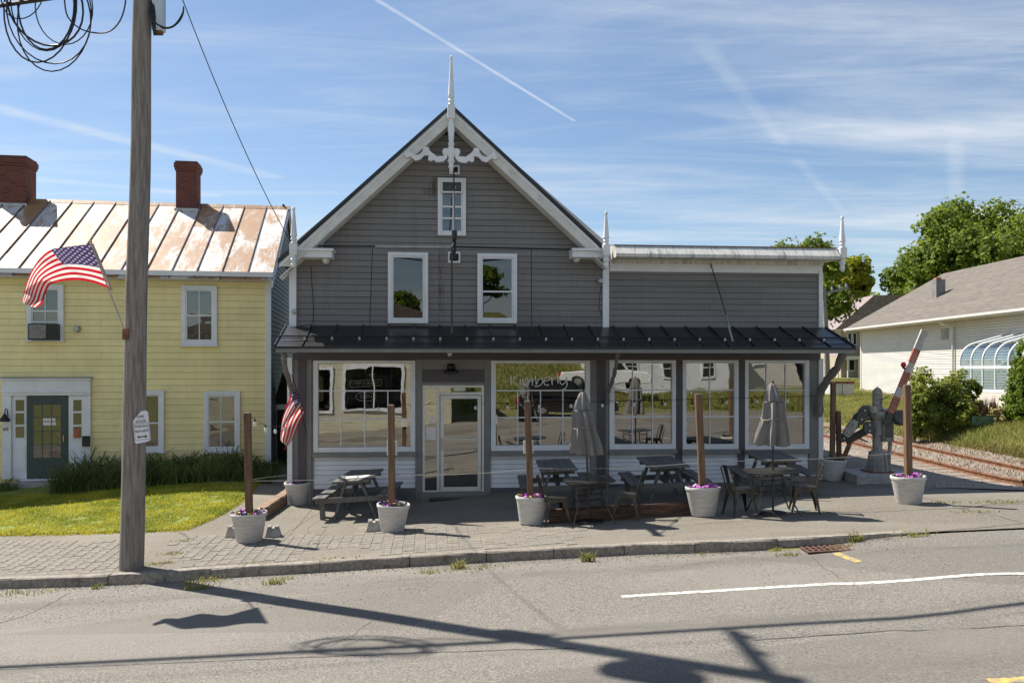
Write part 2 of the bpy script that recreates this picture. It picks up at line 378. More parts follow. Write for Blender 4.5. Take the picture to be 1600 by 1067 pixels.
def asphalt(name, base, stain, speck=0.5, lanes=False):
    m, nt, bs = _nt(name); co = mcoord(nt)
    fine = mnoise(nt, co, 42, 4, 0.8); mid = mnoise(nt, co, 12, 5, 0.7); big = mnoise(nt, co, 0.45, 7, 0.62, (0.5, 1.2, 1), 0.5)
    c = mmix(nt, mmap(nt, fine, 0.30, 0.72), tuple(x*(1-speck*0.75) for x in base), tuple(min(1, x*(1+speck)) for x in base))
    c = mmix(nt, mmath(nt, 'MULTIPLY', mmap(nt, mid, 0.40, 0.75), 0.35), c, tuple(x*0.65 for x in base))
    c = mmix(nt, mmath(nt, 'MULTIPLY', mmap(nt, big, 0.42, 0.70), 0.75), c, stain)
    spots = mnode(nt, 'ShaderNodeTexVoronoi', {'Vector': co, 'Scale': 1.7, 'Randomness': 1.0}).outputs['Distance']
    c = mmix(nt, mmath(nt, 'MULTIPLY', mmap(nt, spots, 0.045, 0.02), 0.6), c, (0.05, 0.048, 0.045))
    if lanes:                                      # polished wheel tracks, darker oil band, patched areas
        y = mnode(nt, 'ShaderNodeSeparateXYZ', {0: co}).outputs[1]
        wob = mmath(nt, 'MULTIPLY', mmath(nt, 'SUBTRACT', mnoise(nt, co, 0.25, 3), 0.5), 0.8); yy = mmath(nt, 'ADD', y, wob)
        tot = None
        for yc_, w_ in ((8.9, .38), (7.35, .38), (5.9, .38), (4.3, .38), (11.6, .35)):
            k = mmap(nt, mmath(nt, 'ABSOLUTE', mmath(nt, 'SUBTRACT', yy, yc_)), w_, 0.05); tot = k if tot is None else mmath(nt, 'MAXIMUM', tot, k)
        br = mnoise(nt, co, 1.6, 6, 0.7, (0.25, 1.5, 1))
        c = mmix(nt, mmath(nt, 'MULTIPLY', mmath(nt, 'MULTIPLY', tot, mmap(nt, br, 0.3, 0.7)), 0.8), c, tuple(x*0.66 for x in base))
        pt = mnode(nt, 'ShaderNodeTexVoronoi', {'Vector': mnode(nt, 'ShaderNodeMapping', {0: co, 'Scale': (0.16, 0.42, 1)}).outputs[0], 'Scale': 1.0}).outputs['Color']
        c = mmix(nt, mmath(nt, 'MULTIPLY', mmap(nt, mnode(nt, 'ShaderNodeSeparateColor', {0: pt}).outputs[0], 0.62, 0.70), 0.38), c, tuple(x*0.72 for x in base))
    nt.links.new(c, bs.inputs['Base Color']); bs.inputs['Roughness'].default_value = 0.88
    mbump(nt, bs, fine, 0.5, 0.006); return m
m_road = asphalt('road_asphalt', (0.165, 0.150, 0.129), (0.215, 0.197, 0.168), 0.9, True)
m_pave = asphalt('worn_pavement', (0.16, 0.142, 0.113), (0.225, 0.202, 0.163), 0.75)
m_paver = PM('stone_paver', (0.185, 0.167, 0.138), 0.85, 0.25, 25, rnd=0.10, bump=0.4, bscale=90, dirt=(0.25, 0.228, 0.19), dirt_scale=1.0)
m_joint = PM('paver_joint_sand', (0.12, 0.108, 0.09), 0.95, 0.3, 20, dirt=(0.22, 0.20, 0.17), dirt_scale=0.7, dirt_rng=(0.5, 0.7))
m_kerb = PM('granite_kerb', (0.25, 0.22, 0.185), 0.85, 0.25, 20, bump=0.5, bscale=40, dirt=(0.10, 0.075, 0.05), dirt_scale=3, dirt_rng=(0.5, 0.75), rnd=0.1)

def ground_mat():
    m, nt, bs = _nt('rough_ground'); co = mcoord(nt)
    a = mnoise(nt, co, 0.35, 6, 0.65); b = mnoise(nt, co, 9, 5, 0.7)
    c = mmix(nt, mmap(nt, b, 0.35, 0.7), (0.10, 0.115, 0.03), (0.21, 0.20, 0.06))
    c = mmix(nt, mmap(nt, a, 0.5, 0.68), c, (0.26, 0.20, 0.11))
    nt.links.new(c, bs.inputs['Base Color']); bs.inputs['Roughness'].default_value = 0.95; mbump(nt, bs, b, 0.8, 0.05); return m
m_ground = ground_mat()
m_lawn = PM('lawn_soil_and_thatch', (0.16, 0.19, 0.025), 0.95, 0.3, 12, bump=0.8, bscale=60)

def leafmat(name, c1, c2, rough=0.6, trans=0.5):
    m, nt, bs = _nt(name)
    r = mnoise(nt, mcoord(nt), 1.1, 4, 0.6)
    at = mnode(nt, 'ShaderNodeAttribute', attribute_name='tint').outputs['Fac']
    f = mmath(nt, 'ADD', mmath(nt, 'MULTIPLY', mmap(nt, r, 0.35, 0.65), 0.5), mmath(nt, 'MULTIPLY', at, 0.5))
    c = mmix(nt, f, c1, c2)
    nt.links.new(c, bs.inputs['Base Color']); bs.inputs['Roughness'].default_value = rough; bs.inputs['Specular IOR Level'].default_value = 0.3
    tl = mnode(nt, 'ShaderNodeBsdfTranslucent'); nt.links.new(c, tl.inputs[0])
    mx = mnode(nt, 'ShaderNodeMixShader', {0: trans}); nt.links.new(bs.outputs[0], mx.inputs[1]); nt.links.new(tl.outputs[0], mx.inputs[2])
    nt.links.new(mx.outputs[0], nt.nodes['Material Output'].inputs[0]); return m
m_leaf = [leafmat('maple_leaf', (0.07, 0.13, 0.015), (0.30, 0.36, 0.045)), leafmat('yellow_green_leaf', (0.18, 0.21, 0.015), (0.48, 0.47, 0.04)),
          leafmat('shrub_leaf', (0.09, 0.14, 0.025), (0.38, 0.40, 0.07)), leafmat('cedar_leaf', (0.09, 0.17, 0.014), (0.30, 0.36, 0.04)),
          leafmat('pale_yellow_flower', (0.45, 0.38, 0.14), (0.60, 0.52, 0.25))]
m_grass = leafmat('lawn_blade', (0.13, 0.20, 0.012), (0.66, 0.57, 0.07), 0.6, 0.45)
m_tall = leafmat('meadow_blade', (0.14, 0.18, 0.025), (0.40, 0.36, 0.12), 0.7, 0.4)
m_strap = leafmat('dark_strap_leaf', (0.05, 0.08, 0.022), (0.20, 0.24, 0.07), 0.5, 0.4)
m_dry = leafmat('dry_brown_stem', (0.12, 0.055, 0.035), (0.22, 0.12, 0.07), 0.8, 0.2)

def brickmat():
    m, nt, bs = _nt('old_chimney_brick'); co = mcoord(nt)
    # box-like mapping: horizontal run uses x+y so that every face shows courses
    s = mnode(nt, 'ShaderNodeSeparateXYZ', {0: co}); xy = mmath(nt, 'ADD', s.outputs[0], s.outputs[1])
    v = mnode(nt, 'ShaderNodeCombineXYZ', {0: xy, 1: s.outputs[2]}).outputs[0]
    b = mnode(nt, 'ShaderNodeTexBrick', {'Vector': v, 'Color1': (0.16, 0.045, 0.03, 1), 'Color2': (0.10, 0.03, 0.024, 1), 'Mortar': (0.15, 0.10, 0.085, 1), 'Scale': 1.0,
              'Mortar Size': 0.006, 'Brick Width': 0.21, 'Row Height': 0.072, 'Bias': -0.1})
    n = mnoise(nt, co, 4, 6, 0.7)
    c = mmix(nt, mmap(nt, n, 0.68, 0.73), b.outputs['Color'], (0.42, 0.36, 0.33))
    nt.links.new(c, bs.inputs['Base Color']); bs.inputs['Roughness'].default_value = 0.9
    mbump(nt, bs, b.outputs['Fac'], -0.6, 0.01); return m
m_brick = brickmat()

def rustroof():
    m, nt, bs = _nt('white_roof_metal_with_rust'); co = mcoord(nt)
    oi = mnode(nt, 'ShaderNodeObjectInfo').outputs['Random']
    off = mnode(nt, 'ShaderNodeCombineXYZ', {0: mmath(nt, 'MULTIPLY', oi, 37.0), 1: 0.0, 2: 0.0}).outputs[0]
    p = mnode(nt, 'ShaderNodeVectorMath', {0: co, 1: off}, operation='ADD').outputs[0]
    a = mnoise(nt, p, 0.85, 9, 0.74, (1.5, 0.6, 0.6), 0.3); b = mnoise(nt, p, 5, 8, 0.75, (5.0, 0.35, 0.35)); d = mnoise(nt, p, 40, 3, 0.7)
    thr = mmath(nt, 'ADD', a, mmath(nt, 'ADD', mmath(nt, 'MULTIPLY', mmath(nt, 'SUBTRACT', b, 0.5), 0.5), mmath(nt, 'MULTIPLY', mmath(nt, 'SUBTRACT', oi, 0.5), 0.16)))
    rust = mmix(nt, mmap(nt, b, 0.3, 0.7), (0.23, 0.085, 0.02), (0.40, 0.205, 0.065))
    paint = mmix(nt, mmap(nt, d, 0.3, 0.7), (0.52, 0.505, 0.48), (0.66, 0.65, 0.63))
    c = mmix(nt, mmath(nt, 'MULTIPLY', mmap(nt, thr, 0.39, 0.54), 0.95), paint, rust)
    nt.links.new(c, bs.inputs['Base Color']); bs.inputs['Roughness'].default_value = 0.6
    mbump(nt, bs, a, 0.2, 0.03); return m
m_rustroof = rustroof()

def flagmat(name):
    m, nt, bs = _nt(name)
    uv = mnode(nt, 'ShaderNodeUVMap').outputs[0]; s = mnode(nt, 'ShaderNodeSeparateXYZ', {0: uv}); u, v = s.outputs[0], s.outputs[1]
    st = mmath(nt, 'GREATER_THAN', mmath(nt, 'MODULO', mmath(nt, 'MULTIPLY', v, 13.0), 2.0), 1.0)
    c = mmix(nt, st, (0.50, 0.012, 0.025), (0.72, 0.70, 0.67))          # v=0 top edge: red first
    canton = mmath(nt, 'MULTIPLY', mmath(nt, 'LESS_THAN', u, 0.40), mmath(nt, 'LESS_THAN', v, 7/13))
    def cell(su, sv, ou, ov):
        a = mmath(nt, 'SUBTRACT', mmath(nt, 'FRACT', mmath(nt, 'MULTIPLY_ADD', u, su, ou)), 0.5)
        b = mmath(nt, 'SUBTRACT', mmath(nt, 'FRACT', mmath(nt, 'MULTIPLY_ADD', v, sv, ov)), 0.5)
        d = mmath(nt, 'ADD', mmath(nt, 'MULTIPLY', a, a), mmath(nt, 'MULTIPLY', b, b))
        return mmath(nt, 'LESS_THAN', d, 0.035)
    star = mmath(nt, 'MAXIMUM', cell(6/0.4, 5/(7/13), 0.0, 0.0), cell(6/0.4, 5/(7/13), 0.5, 0.5))
    blue = mmix(nt, star, (0.055, 0.035, 0.11), (0.38, 0.36, 0.42))
    c = mmix(nt, canton, c, blue)
    nt.links.new(c, bs.inputs['Base Color']); bs.inputs['Roughness'].default_value = 0.8
    tl = mnode(nt, 'ShaderNodeBsdfTranslucent'); nt.links.new(c, tl.inputs[0])
    mx = mnode(nt, 'ShaderNodeMixShader', {0: 0.45}); nt.links.new(bs.outputs[0], mx.inputs[1]); nt.links.new(tl.outputs[0], mx.inputs[2])
    nt.links.new(mx.outputs[0], nt.nodes['Material Output'].inputs[0]); return m
m_flag = flagmat('flag_cloth')
# ================================================================== SETTING
def sheet(name, mat, xs, y0, y1, ny, zf, parent=None):
    mb = MB(); rows = []
    for X in xs:
        a, b = y0(X), y1(X)
        for j in range(ny + 1):
            Y = a + (b - a) * j / ny; mb.v.append((X, Y, zf(X, Y)))
    n = ny + 1
    for i in range(len(xs) - 1):
        for j in range(ny):
            mb.f.append((i*n+j, (i+1)*n+j, (i+1)*n+j+1, i*n+j+1))
    return mb.build(name, mat, parent, smooth=True)
def frange(a, b, n): return [a + (b - a) * i / n for i in range(n + 1)]

kp = [(0, 905), (110, 902), (222, 897), (330, 889), (450, 882), (600, 873), (800, 861), (1000, 851), (1130, 847), (1215, 843), (1330, 838), (1410, 833)]
KW = [G(px, py) for px, py in kp]
KW = [Vector((-40, KW[0].y + 0.4, 0))] + KW + [Vector((9, KW[-1].y + 0.25, 0)), Vector((40, KW[-1].y + 1.2, 0))]
def yc(X):
    if X <= KW[0].x: return KW[0].y
    for a, b in zip(KW, KW[1:]):
        if X <= b.x: return a.y + (b.y - a.y) * (X - a.x) / (b.x - a.x)
    return KW[-1].y
def drop(X): return 0.11 * (1 - sstep(X, 3.9, 5.8))
def zroad(X, Y): return gz(X, Y) - drop(X) - 0.004 - 0.02 * sstep(abs(Y - 6.7), 0.5, 5)

xs_w = frange(-70, -16, 12)[:-1] + frange(-16, 14, 60) + frange(14, 70, 12)[1:]
road = tag(sheet('road', m_road, xs_w, lambda X: 1.2, lambda X: yc(X) - 0.01, 14, zroad), kind='structure')
pavement = tag(sheet('pavement', m_pave, frange(-16, 13.2, 60), yc, lambda X: 24.0, 24, gz), kind='structure')
# terrain: one sheet to the horizon, sunk a little under road and pavement
mb = MB()
gx = [-900, -400, -200, -110] + frange(-70, -20, 10) + frange(-18, 34, 52) + frange(38, 90, 12) + [130, 220, 420, 900]
gy = [-500, -220, -120, -80, -60, -45, -34, -26, -20, -15, -11, -8, -6, -4, -2, 0, 1.15] + frange(2, 34, 40) + frange(36, 80, 18) + [95, 120, 160, 240, 420, 900, 1600]
def zterr(X, Y):
    z = gz_all(X, Y)
    under = 0.06
    if 1.2 <= Y <= yc(X) + 0.15: under = 0.26
    elif Y < 1.2: under = 0.13 if Y < 0.9 else 0.26
    return z - under
for X in gx:
    for Y in gy: mb.v.append((X, Y, zterr(X, Y)))
n = len(gy)
for i in range(len(gx)-1):
    for j in range(n-1): mb.f.append((i*n+j, (i+1)*n+j, (i+1)*n+j+1, i*n+j+1))
ground = tag(mb.build('ground', m_ground, smooth=True), kind='structure')
opp = tag(sheet('opposite_pavement', m_pave, xs_w, lambda X: -3.4, lambda X: 1.18, 6, lambda X, Y: gz(X, Y) + 0.0), kind='structure')

# kerb: granite stones end to end
kerb = tag(empty('kerb', (0, 0, 0)), kind='structure')
joints = [-14.0, -10.5] + [G(px, py).x for px, py in ((20, 904), (170, 899), (330, 889), (500, 879), (640, 871), (760, 863), (865, 857), (975, 852), (1085, 848), (1215, 843), (1330, 838))] + [5.7]
for a, b in zip(joints, joints[1:]):
    m = MB(); N = 5; random.seed(int(a * 100))
    vs = []
    for i in range(N + 1):
        X = a + 0.006 + (b - a - 0.012) * i / N; Y = yc(X); z = gz(X, Y) + 0.012; d = drop(X)
        j = lambda s: random.uniform(-s, s)
        vs += [(X, Y - 0.03 + j(.008), z - d - 0.08), (X, Y - 0.012 + j(.010), z - 0.018 + j(.006)), (X, Y + 0.006 + j(.008), z + j(.005)),
               (X, Y + 0.145 + j(.01), z + j(.004)), (X, Y + 0.15, z - 0.1)]
    fs = []
    for i in range(N):
        for k in range(4): fs.append((i*5+k, (i+1)*5+k, (i+1)*5+k+1, i*5+k+1))
    fs += [(0, 1, 2, 3, 4), tuple(N*5 + k for k in (4, 3, 2, 1, 0))]
    m.add(vs, [tuple(reversed(f)) for f in fs]).build('kerb_stone', m_kerb, kerb)

# stone pavers in the pavement: laid square to the grey building
FB = Frame(-1.32, 18.5, 5.5)
cells = []
PU, PV = 0.175, 0.165
for i in range(-56, 34):
    for j in range(-46, -14):
        u, v = i * PU, j * PV
        w = FB.w(u + PU/2, v + PV/2, 0)
        px = CX + w.x / w.y * F; py = CY + (CAMZ - gz(w.x, w.y)) / w.y * F
        if w.y < yc(w.x) + 0.30: continue
        top = 845 if px < 300 else (836 if px < 560 else 822)
        if px < -40 or px > 1010 or py < top + 4 * noise.noise((px * .02, 3, 1)): continue
        if px > 740 and noise.noise((w.x * .9, w.y * .9, 5)) > 0.55 - (px - 740) / 270: continue
        if 215 < px < 270 and py < 880 : continue
        if noise.noise((w.x * .6, w.y * .8, 9)) > 0.33: continue
        cells.append((py, u, v, w))
cells.sort(key=lambda c: -c[0])
paver_me = None
rest = MB()
def paver_shape(mb, M4=None):
    g, t = 0.0040, 0.008; x0, x1, y0, y1 = -PU/2+g, PU/2-g, -PV/2+g, PV/2-g; b = 0.008
    vs = [(x0,y0,-.01),(x1,y0,-.01),(x1,y1,-.01),(x0,y1,-.01),(x0+b*.3,y0+b*.3,t*.6),(x1-b*.3,y0+b*.3,t*.6),(x1-b*.3,y1-b*.3,t*.6),(x0+b*.3,y1-b*.3,t*.6),(x0+b,y0+b,t),(x1-b,y0+b,t),(x1-b,y1-b,t),(x0+b,y1-b,t)]
    fs = [(0,1,5,4),(1,2,6,5),(2,3,7,6),(3,0,4,7),(4,5,9,8),(5,6,10,9),(6,7,11,10),(7,4,8,11),(8,9,10,11)]
    if M4: vs = [M4 @ Vector(p) for p in vs]
    return mb.add(vs, fs)
random.seed(3)
proto = paver_shape(MB()).build('paver', m_paver, pavement)
for k, (py, u, v, w) in enumerate(cells):
    z = gz(w.x, w.y) + random.uniform(-0.004, 0.003)
    sx = (gz(w.x + .3, w.y) - gz(w.x - .3, w.y)) / .6; sy = (gz(w.x, w.y + .3) - gz(w.x, w.y - .3)) / .6
    M4 = Matrix.Translation((w.x, w.y, z)) @ Matrix(((1,0,0,0),(0,1,0,0),(sx,sy,1,0),(0,0,0,1))) @ Matrix.Rotation(FB.r + random.uniform(-.01, .01), 4, 'Z')
    if k < 295:
        o = proto if k == 0 else bpy.data.objects.new('paver', proto.data)
        if k: C.objects.link(o); o.parent = pavement
        e = M4.to_euler(); o.location = M4.to_translation(); o.rotation_euler = (math.atan(sy), -math.atan(sx), FB.r + random.uniform(-.01, .01))
    else: paver_shape(rest, M4)
tag(rest.build('far_pavers', m_paver, pavement), kind='stuff')

m_tar = PM('tar_sealant', (0.045, 0.043, 0.04), 0.7, 0.3, 8, dirt=(0.14, 0.13, 0.115), dirt_scale=5, dirt_rng=(0.45, 0.65))
# strips lying on the surfaces
def ribbon(name, mat, pts, w, parent, zf, dz, jit=0.0, seed=1):
    random.seed(seed); mb = MB(); pts = [Vector(p) for p in pts]; fine = []
    for a, b in zip(pts, pts[1:]):
        n = max(1, int((b - a).length / 0.12))
        for i in range(n): fine.append(a.lerp(b, i / n))
    fine.append(pts[-1])
    for i, p in enumerate(fine):
        d = (fine[min(i+1, len(fine)-1)] - fine[max(i-1, 0)]); nrm = Vector((-d.y, d.x, 0)).normalized()
        ww = w[0] + (w[1]-w[0]) * random.random() if isinstance(w, tuple) else w
        off = nrm * random.uniform(-jit, jit)
        for s in (-1, 1):
            q = p + off + nrm * (s * ww / 2); mb.v.append((q.x, q.y, zf(q.x, q.y) + dz))
    for i in range(len(fine)-1): mb.f.append((2*i, 2*i+2, 2*i+3, 2*i+1))
    return mb.build(name, mat, parent)
def GR(px, py): return G(px, py, 0, zroad)
ribbon('edge_line', m_mark, [GR(970, 932), GR(1150, 921), GR(1300, 912), GR(1450, 904), GR(1600, 896), GR(1750, 888)], 0.105, road, zroad, 0.004)
a = GR(1545, 1064); b = GR(1640, 1058)
ribbon('centre_line', m_markyel, [a, a.lerp(b, 1.0), a.lerp(b, 6)], 0.11, road, zroad, 0.004)
for k, (pl, w) in enumerate([([(-20, 1046), (300, 1034), (640, 1020), (900, 1012)], (.015, .03)), ([(1180, 1000), (1400, 985), (1620, 975)], (.012, .028))]):
    ribbon('tar_seam', m_tar, [GR(*p) for p in pl], w, road, zroad, 0.003, 0.012, k + 40)
ribbon('paint_dash', m_markyel, [GR(1306, 864), GR(1342, 878)], 0.11, road, zroad, 0.004)
for k, (pl, w) in enumerate([([(0, 973), (40, 961), (72, 946), (112, 925)], (.008, .022)), ([(1268, 868), (1285, 885), (1318, 905), (1345, 920)], (.006, .018)),
        ([(470, 1022), (520, 1007), (555, 990), (580, 970)], (.004, .010)), ([(1000, 885), (1060, 884), (1130, 876)], (.004, .008))]):
    ribbon('road_crack', m_crack, [GR(*p) for p in pl], w, road, zroad, 0.003, 0.02, k)
for k, (pl, w) in enumerate([([(1190, 795), (1260, 801), (1380, 799), (1480, 794), (1600, 787)], (.01, .03)), ([(1425, 775), (1470, 783), (1500, 795), (1560, 806), (1600, 818)], (.012, .04)),
        ([(1500, 795), (1545, 788), (1600, 784)], (.02, .05)), ([(550, 851), (620, 846), (700, 836), (770, 832), (860, 825)], (.008, .02)),
        ([(250, 885), (272, 870), (285, 852), (296, 838), (280, 832)], (.015, .06)), ([(440, 838), (480, 812), (520, 790)], (.006, .012)), ([(478, 842), (484, 822), (500, 812)], (.004, .012)),
        ([(1405, 834), (1480, 829), (1600, 818)], (.01, .035)), ([(1020, 824), (1100, 818), (1190, 812)], (.008, .02)), ([(600, 783), (760, 790), (840, 800)], (.006, .012))]):
    ribbon('pavement_crack', m_crack, [G(*p) for p in pl], w, pavement, gz, 0.003, 0.02, k + 10)

# grass growing: one mesh of blades
def blades(name, mat, pts, h, w, lean=0.5, parent=None, seg=2, seed=5):
    rnd = random.Random(seed); mb = MB(); tint = []
    for (x, y, z, sc) in pts:
        a = rnd.uniform(0, 6.283); hh = h * sc * rnd.uniform(.55, 1.25); ww = w * rnd.uniform(.7, 1.3); le = lean * hh * rnd.uniform(.2, 1.2)
        dx, dy = math.cos(a), math.sin(a); t = rnd.random(); n = len(mb.v)
        la = rnd.uniform(0, 6.283); lx, ly = math.cos(la) * le, math.sin(la) * le
        for i in range(seg):
            f = i / seg; k = ww * (1 - f * .5) / 2
            mb.v += [(x - dx*k + lx*f*f, y - dy*k + ly*f*f, z + hh*f), (x + dx*k + lx*f*f, y + dy*k + ly*f*f, z + hh*f)]; tint += [t, t]
        mb.v.append((x + lx, y + ly, z + hh * (1 - .3*lean))); tint.append(t)
        for i in range(seg-1): mb.f.append((n+2*i, n+2*i+1, n+2*i+3, n+2*i+2))
        mb.f.append((n+2*seg-2, n+2*seg-1, n+2*seg))
    o = mb.build(name, mat, parent)
    at = o.data.attributes.new('tint', 'FLOAT', 'POINT'); at.data.foreach_set('value', tint)
    return o
def inpoly(x, y, poly):
    c = False; n = len(poly)
    for i in range(n):
        a, b = poly[i], poly[i-1]
        if (a.y > y) != (b.y > y) and x < (b.x-a.x)*(y-a.y)/(b.y-a.y)+a.x: c = not c
    return c
def scatter(poly, dens, zf, rnd, dz=0):
    x0, x1 = min(p.x for p in poly), max(p.x for p in poly); y0, y1 = min(p.y for p in poly), max(p.y for p in poly)
    out = []
    for _ in range(int(dens * (x1-x0) * (y1-y0))):
        x, y = rnd.uniform(x0, x1), rnd.uniform(y0, y1)
        if inpoly(x, y, poly): out.append((x, y, zf(x, y) + dz, 1.0))
    return out
LAWN = [G(*p) for p in ((-160, 838), (0, 836), (110, 834), (220, 831), (292, 827), (340, 806), (372, 786), (405, 752))] 
LAWN += [Vector((-6.2, 22.0, 0)), Vector((-14.5, 21.0, 0))]
mb = MB(); mb.v = [(p.x, p.y, gz(p.x, p.y) + 0.02) for p in LAWN]
bm = bmesh.new(); vs = [bm.verts.new(v) for v in mb.v]; bm.faces.new(vs); bmesh.ops.triangulate(bm, faces=bm.faces[:])
for _ in range(3): bmesh.ops.subdivide_edges(bm, edges=bm.edges[:], cuts=1, use_grid_fill=True)
for v in bm.verts: v.co.z = gz(v.co.x, v.co.y) + 0.03
me = bpy.data.meshes.new('lawn'); bm.to_mesh(me); bm.free(); me.materials.append(m_lawn)
lawn = bpy.data.objects.new('lawn', me); C.objects.link(lawn); tag(lawn, kind='structure')
rnd = random.Random(11)
pts = [(x, y, z, .75 + .9*max(0, noise.noise((x*1.6, y*1.6, 4))) + (1.2 if rnd.random() < .02 else 0)) for x, y, z, s in scatter(LAWN, 1600, gz, rnd, 0.03) if y < 19.9 and noise.noise((x*2.3, y*2.3, 8)) > -.42]
for a, b in zip(LAWN[:7], LAWN[1:8]):
    for _ in range(int((b-a).length*420)):
        q = a.lerp(b, rnd.random()); x, y = q.x + rnd.gauss(0, .04), q.y + rnd.gauss(-.02, .05 + .04*noise.noise((q.x*3, 0, 0))); pts.append((x, y, gz(x, y), 1.1))
tag(blades('lawn_grass', m_grass, pts, 0.062, 0.013, 0.9), 'short sunlit yellow-green lawn grass in front of the yellow house', 'grass', kind='stuff')
# weeds in cracks and along the kerb
pts = []
for px, py, n, sp, sc in [(312, 905, 70, .10, 1), (325, 893, 50, .14, .9), (300, 898, 40, .08, 1.1), (430, 897, 60, .09, 1), (445, 890, 30, .08, .8), (150, 905, 25, .05, 1.1), (60, 912, 40, .25, .7), (20, 914, 40, .2, .8),
        (670, 880, 40, .09, .8), (716, 873, 60, .06, 1.5), (733, 876, 40, .2, .6), (918, 862, 60, .05, 1.7), (760, 871, 30, .2, .5), (1337, 838, 70, .06, 1.4), (1212, 845, 30, .06, .7), (1235, 852, 40, .1, .6), (1415, 835, 40, .15, .7), (1435, 835, 40, .1, .7),
        (1310, 845, 30, .1, .7), (270, 866, 60, .12, .45), (252, 880, 70, .12, .5), (290, 845, 40, .1, .4), (1480, 786, 60, .25, .5), (1575, 785, 90, .25, .6), (1520, 800, 50, .2, .5), (405, 881, 60, .3, .45), (520, 874, 60, .3, .4), (1100, 851, 40, .2, .4), (1030, 852, 30, .3, .4)]:
    c = G(px, py)
    for _ in range(n):
        x, y = rnd.gauss(c.x, sp), rnd.gauss(c.y, sp * .4); z = gz(x, y) if y > yc(x) else zroad(x, y)
        pts.append((x, y, z, sc))
tag(blades('kerb_weeds', m_tall, pts, 0.10, 0.014, 0.8, seed=8), 'tufts of weeds growing along the kerb and in pavement cracks', 'weeds', kind='stuff')
mb = MB(); xs = frange(-30, 34, 64)
for X in xs:
    z = gz(X, 1.2); mb.v += [(X, 1.26, z-.3), (X, 1.26, z+.012), (X, 1.10, z+.012), (X, 1.10, z-.3)]
for i in range(len(xs)-1):
    for k in range(3): mb.f.append((i*4+k, i*4+k+1, (i+1)*4+k+1, (i+1)*4+k))
tag(mb.build('opposite_kerb', m_kerb), kind='structure')

# grit and dead leaves washed into the gutter
mb = MB(); rnd = random.Random(55)
for _ in range(3800):
    X = rnd.uniform(-8.5, 5.5); d = abs(rnd.gauss(0, .10)) if rnd.random() < .6 else rnd.uniform(0, 1.6)**1.3
    Y = yc(X) - .04 - d; s_ = rnd.uniform(.004, .013); z = zroad(X, Y)
    mb.add([(X+s_, Y, z), (X, Y+s_, z), (X-s_, Y, z), (X, Y-s_, z), (X+s_*.2, Y, z+s_*.9)], [(0,1,4), (1,2,4), (2,3,4), (3,0,4)])
tag(mb.build('gutter_grit', PM('gutter_grit_stone', (0.16, 0.13, 0.10), 0.9, 0.5, 30), None), 'loose grit and dirt washed along the foot of the kerb', 'grit', kind='stuff')
# ================================================================== GREY GABLED SHOP
m_jointshade = PM('board_joint_shade', (0.03, 0.028, 0.027), 0.95, 0.2, 3)  # near-black wall core: paints the shade in the gaps between boards
gb = tag(empty('gabled_shop_building', FB.o, FB.r), 'grey clapboard shop with steep front gable, flat-topped side wing and black awning roof', 'building')
U = FB.pu
def Z(py, px=705, v=0.0): return FB.pz(px, py, v)
def text_mb(s, size, depth=0.004, align='CENTER'):
    cu = bpy.data.curves.new('t', 'FONT'); cu.body = s; cu.size = size; cu.extrude = depth; cu.align_x = align; cu.align_y = 'CENTER'
    cu.resolution_u = 3
    o = bpy.data.objects.new('t', cu); C.objects.link(o)
    dg = bpy.context.evaluated_depsgraph_get(); me = bpy.data.meshes.new_from_object(o.evaluated_get(dg))
    mb = MB(); mb.v = [tuple(v.co) for v in me.vertices]; mb.f = [tuple(p.vertices) for p in me.polygons]
    bpy.data.objects.remove(o); bpy.data.curves.remove(cu); bpy.data.meshes.remove(me); return mb
def text_on(s, size, parent, name, mat, u, v, z, depth=0.004):
    mb = text_mb(s, size, depth); mb.v = [(u + x, v - d, z + y) for x, y, d in mb.v]; return mb.build(name, mat, parent)

uL, uR, uW, uA = U(462), U(944), U(1283), U(705)
zb = Z(553); zApex = Z(200) + 0.35
zEl = Z(392)
# solid core behind the boards
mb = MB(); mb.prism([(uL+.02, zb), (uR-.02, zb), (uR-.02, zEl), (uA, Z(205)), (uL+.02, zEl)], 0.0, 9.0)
mb.build('upper_wall', m_jointshade, gb)
MB().box(uR-.02, uW-.03, 0.0, 9.0, zb, FB.pz(1120, 398)).build('wing_wall', m_jointshade, gb)
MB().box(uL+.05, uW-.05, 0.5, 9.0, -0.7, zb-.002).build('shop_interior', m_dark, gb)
MB().box(uL, uL+.045, 0.02, 9.0, -0.7, zb-.002).build('side_wall', m_grey, gb)
MB().box(uW-.045, uW, 0.02, 9.0, -0.7, FB.pz(1120, 400)).build('side_wall', m_grey, gb)

def course(parent, u0a, u0b, u1a, u1b, z0, z1, mat, thick=0.02, v=0.0, name='clapboard', run=3.6):
    """one row of boards, butted end to end"""
    L = u1a - u0a; cuts = [0.0]
    if L > run:
        t = random.uniform(.35, 1.0) * run
        while t < L - .5: cuts.append(t / L); t += run * random.uniform(.8, 1.1)
    cuts.append(1.0)
    for c0, c1 in zip(cuts, cuts[1:]):
        e0, e1 = (.002 if c0 > 0 else 0), (.002 if c1 < 1 else 0); dv = random.uniform(-.0015, .0015); dz = random.uniform(-.0015, .0015)
        a0, b0 = u0a + L*c0 + e0, u0a + L*c1 - e1; L1 = u1b - u0b; a1, b1 = u0b + L1*c0 + e0, u0b + L1*c1 - e1
        mb = MB()
        mb.add([(a0, v-thick+dv, z0+dz), (b0, v-thick+dv, z0-dz), (b1, v-.005, z1), (a1, v-.005, z1), (a0, v, z0), (b0, v, z0), (b1, v, z1), (a1, v, z1)],
               [(0,1,2,3), (0,4,5,1), (0,3,7,4), (1,5,6,2), (2,6,7,3)])
        mb.build(name, mat, parent)
random.seed(19)
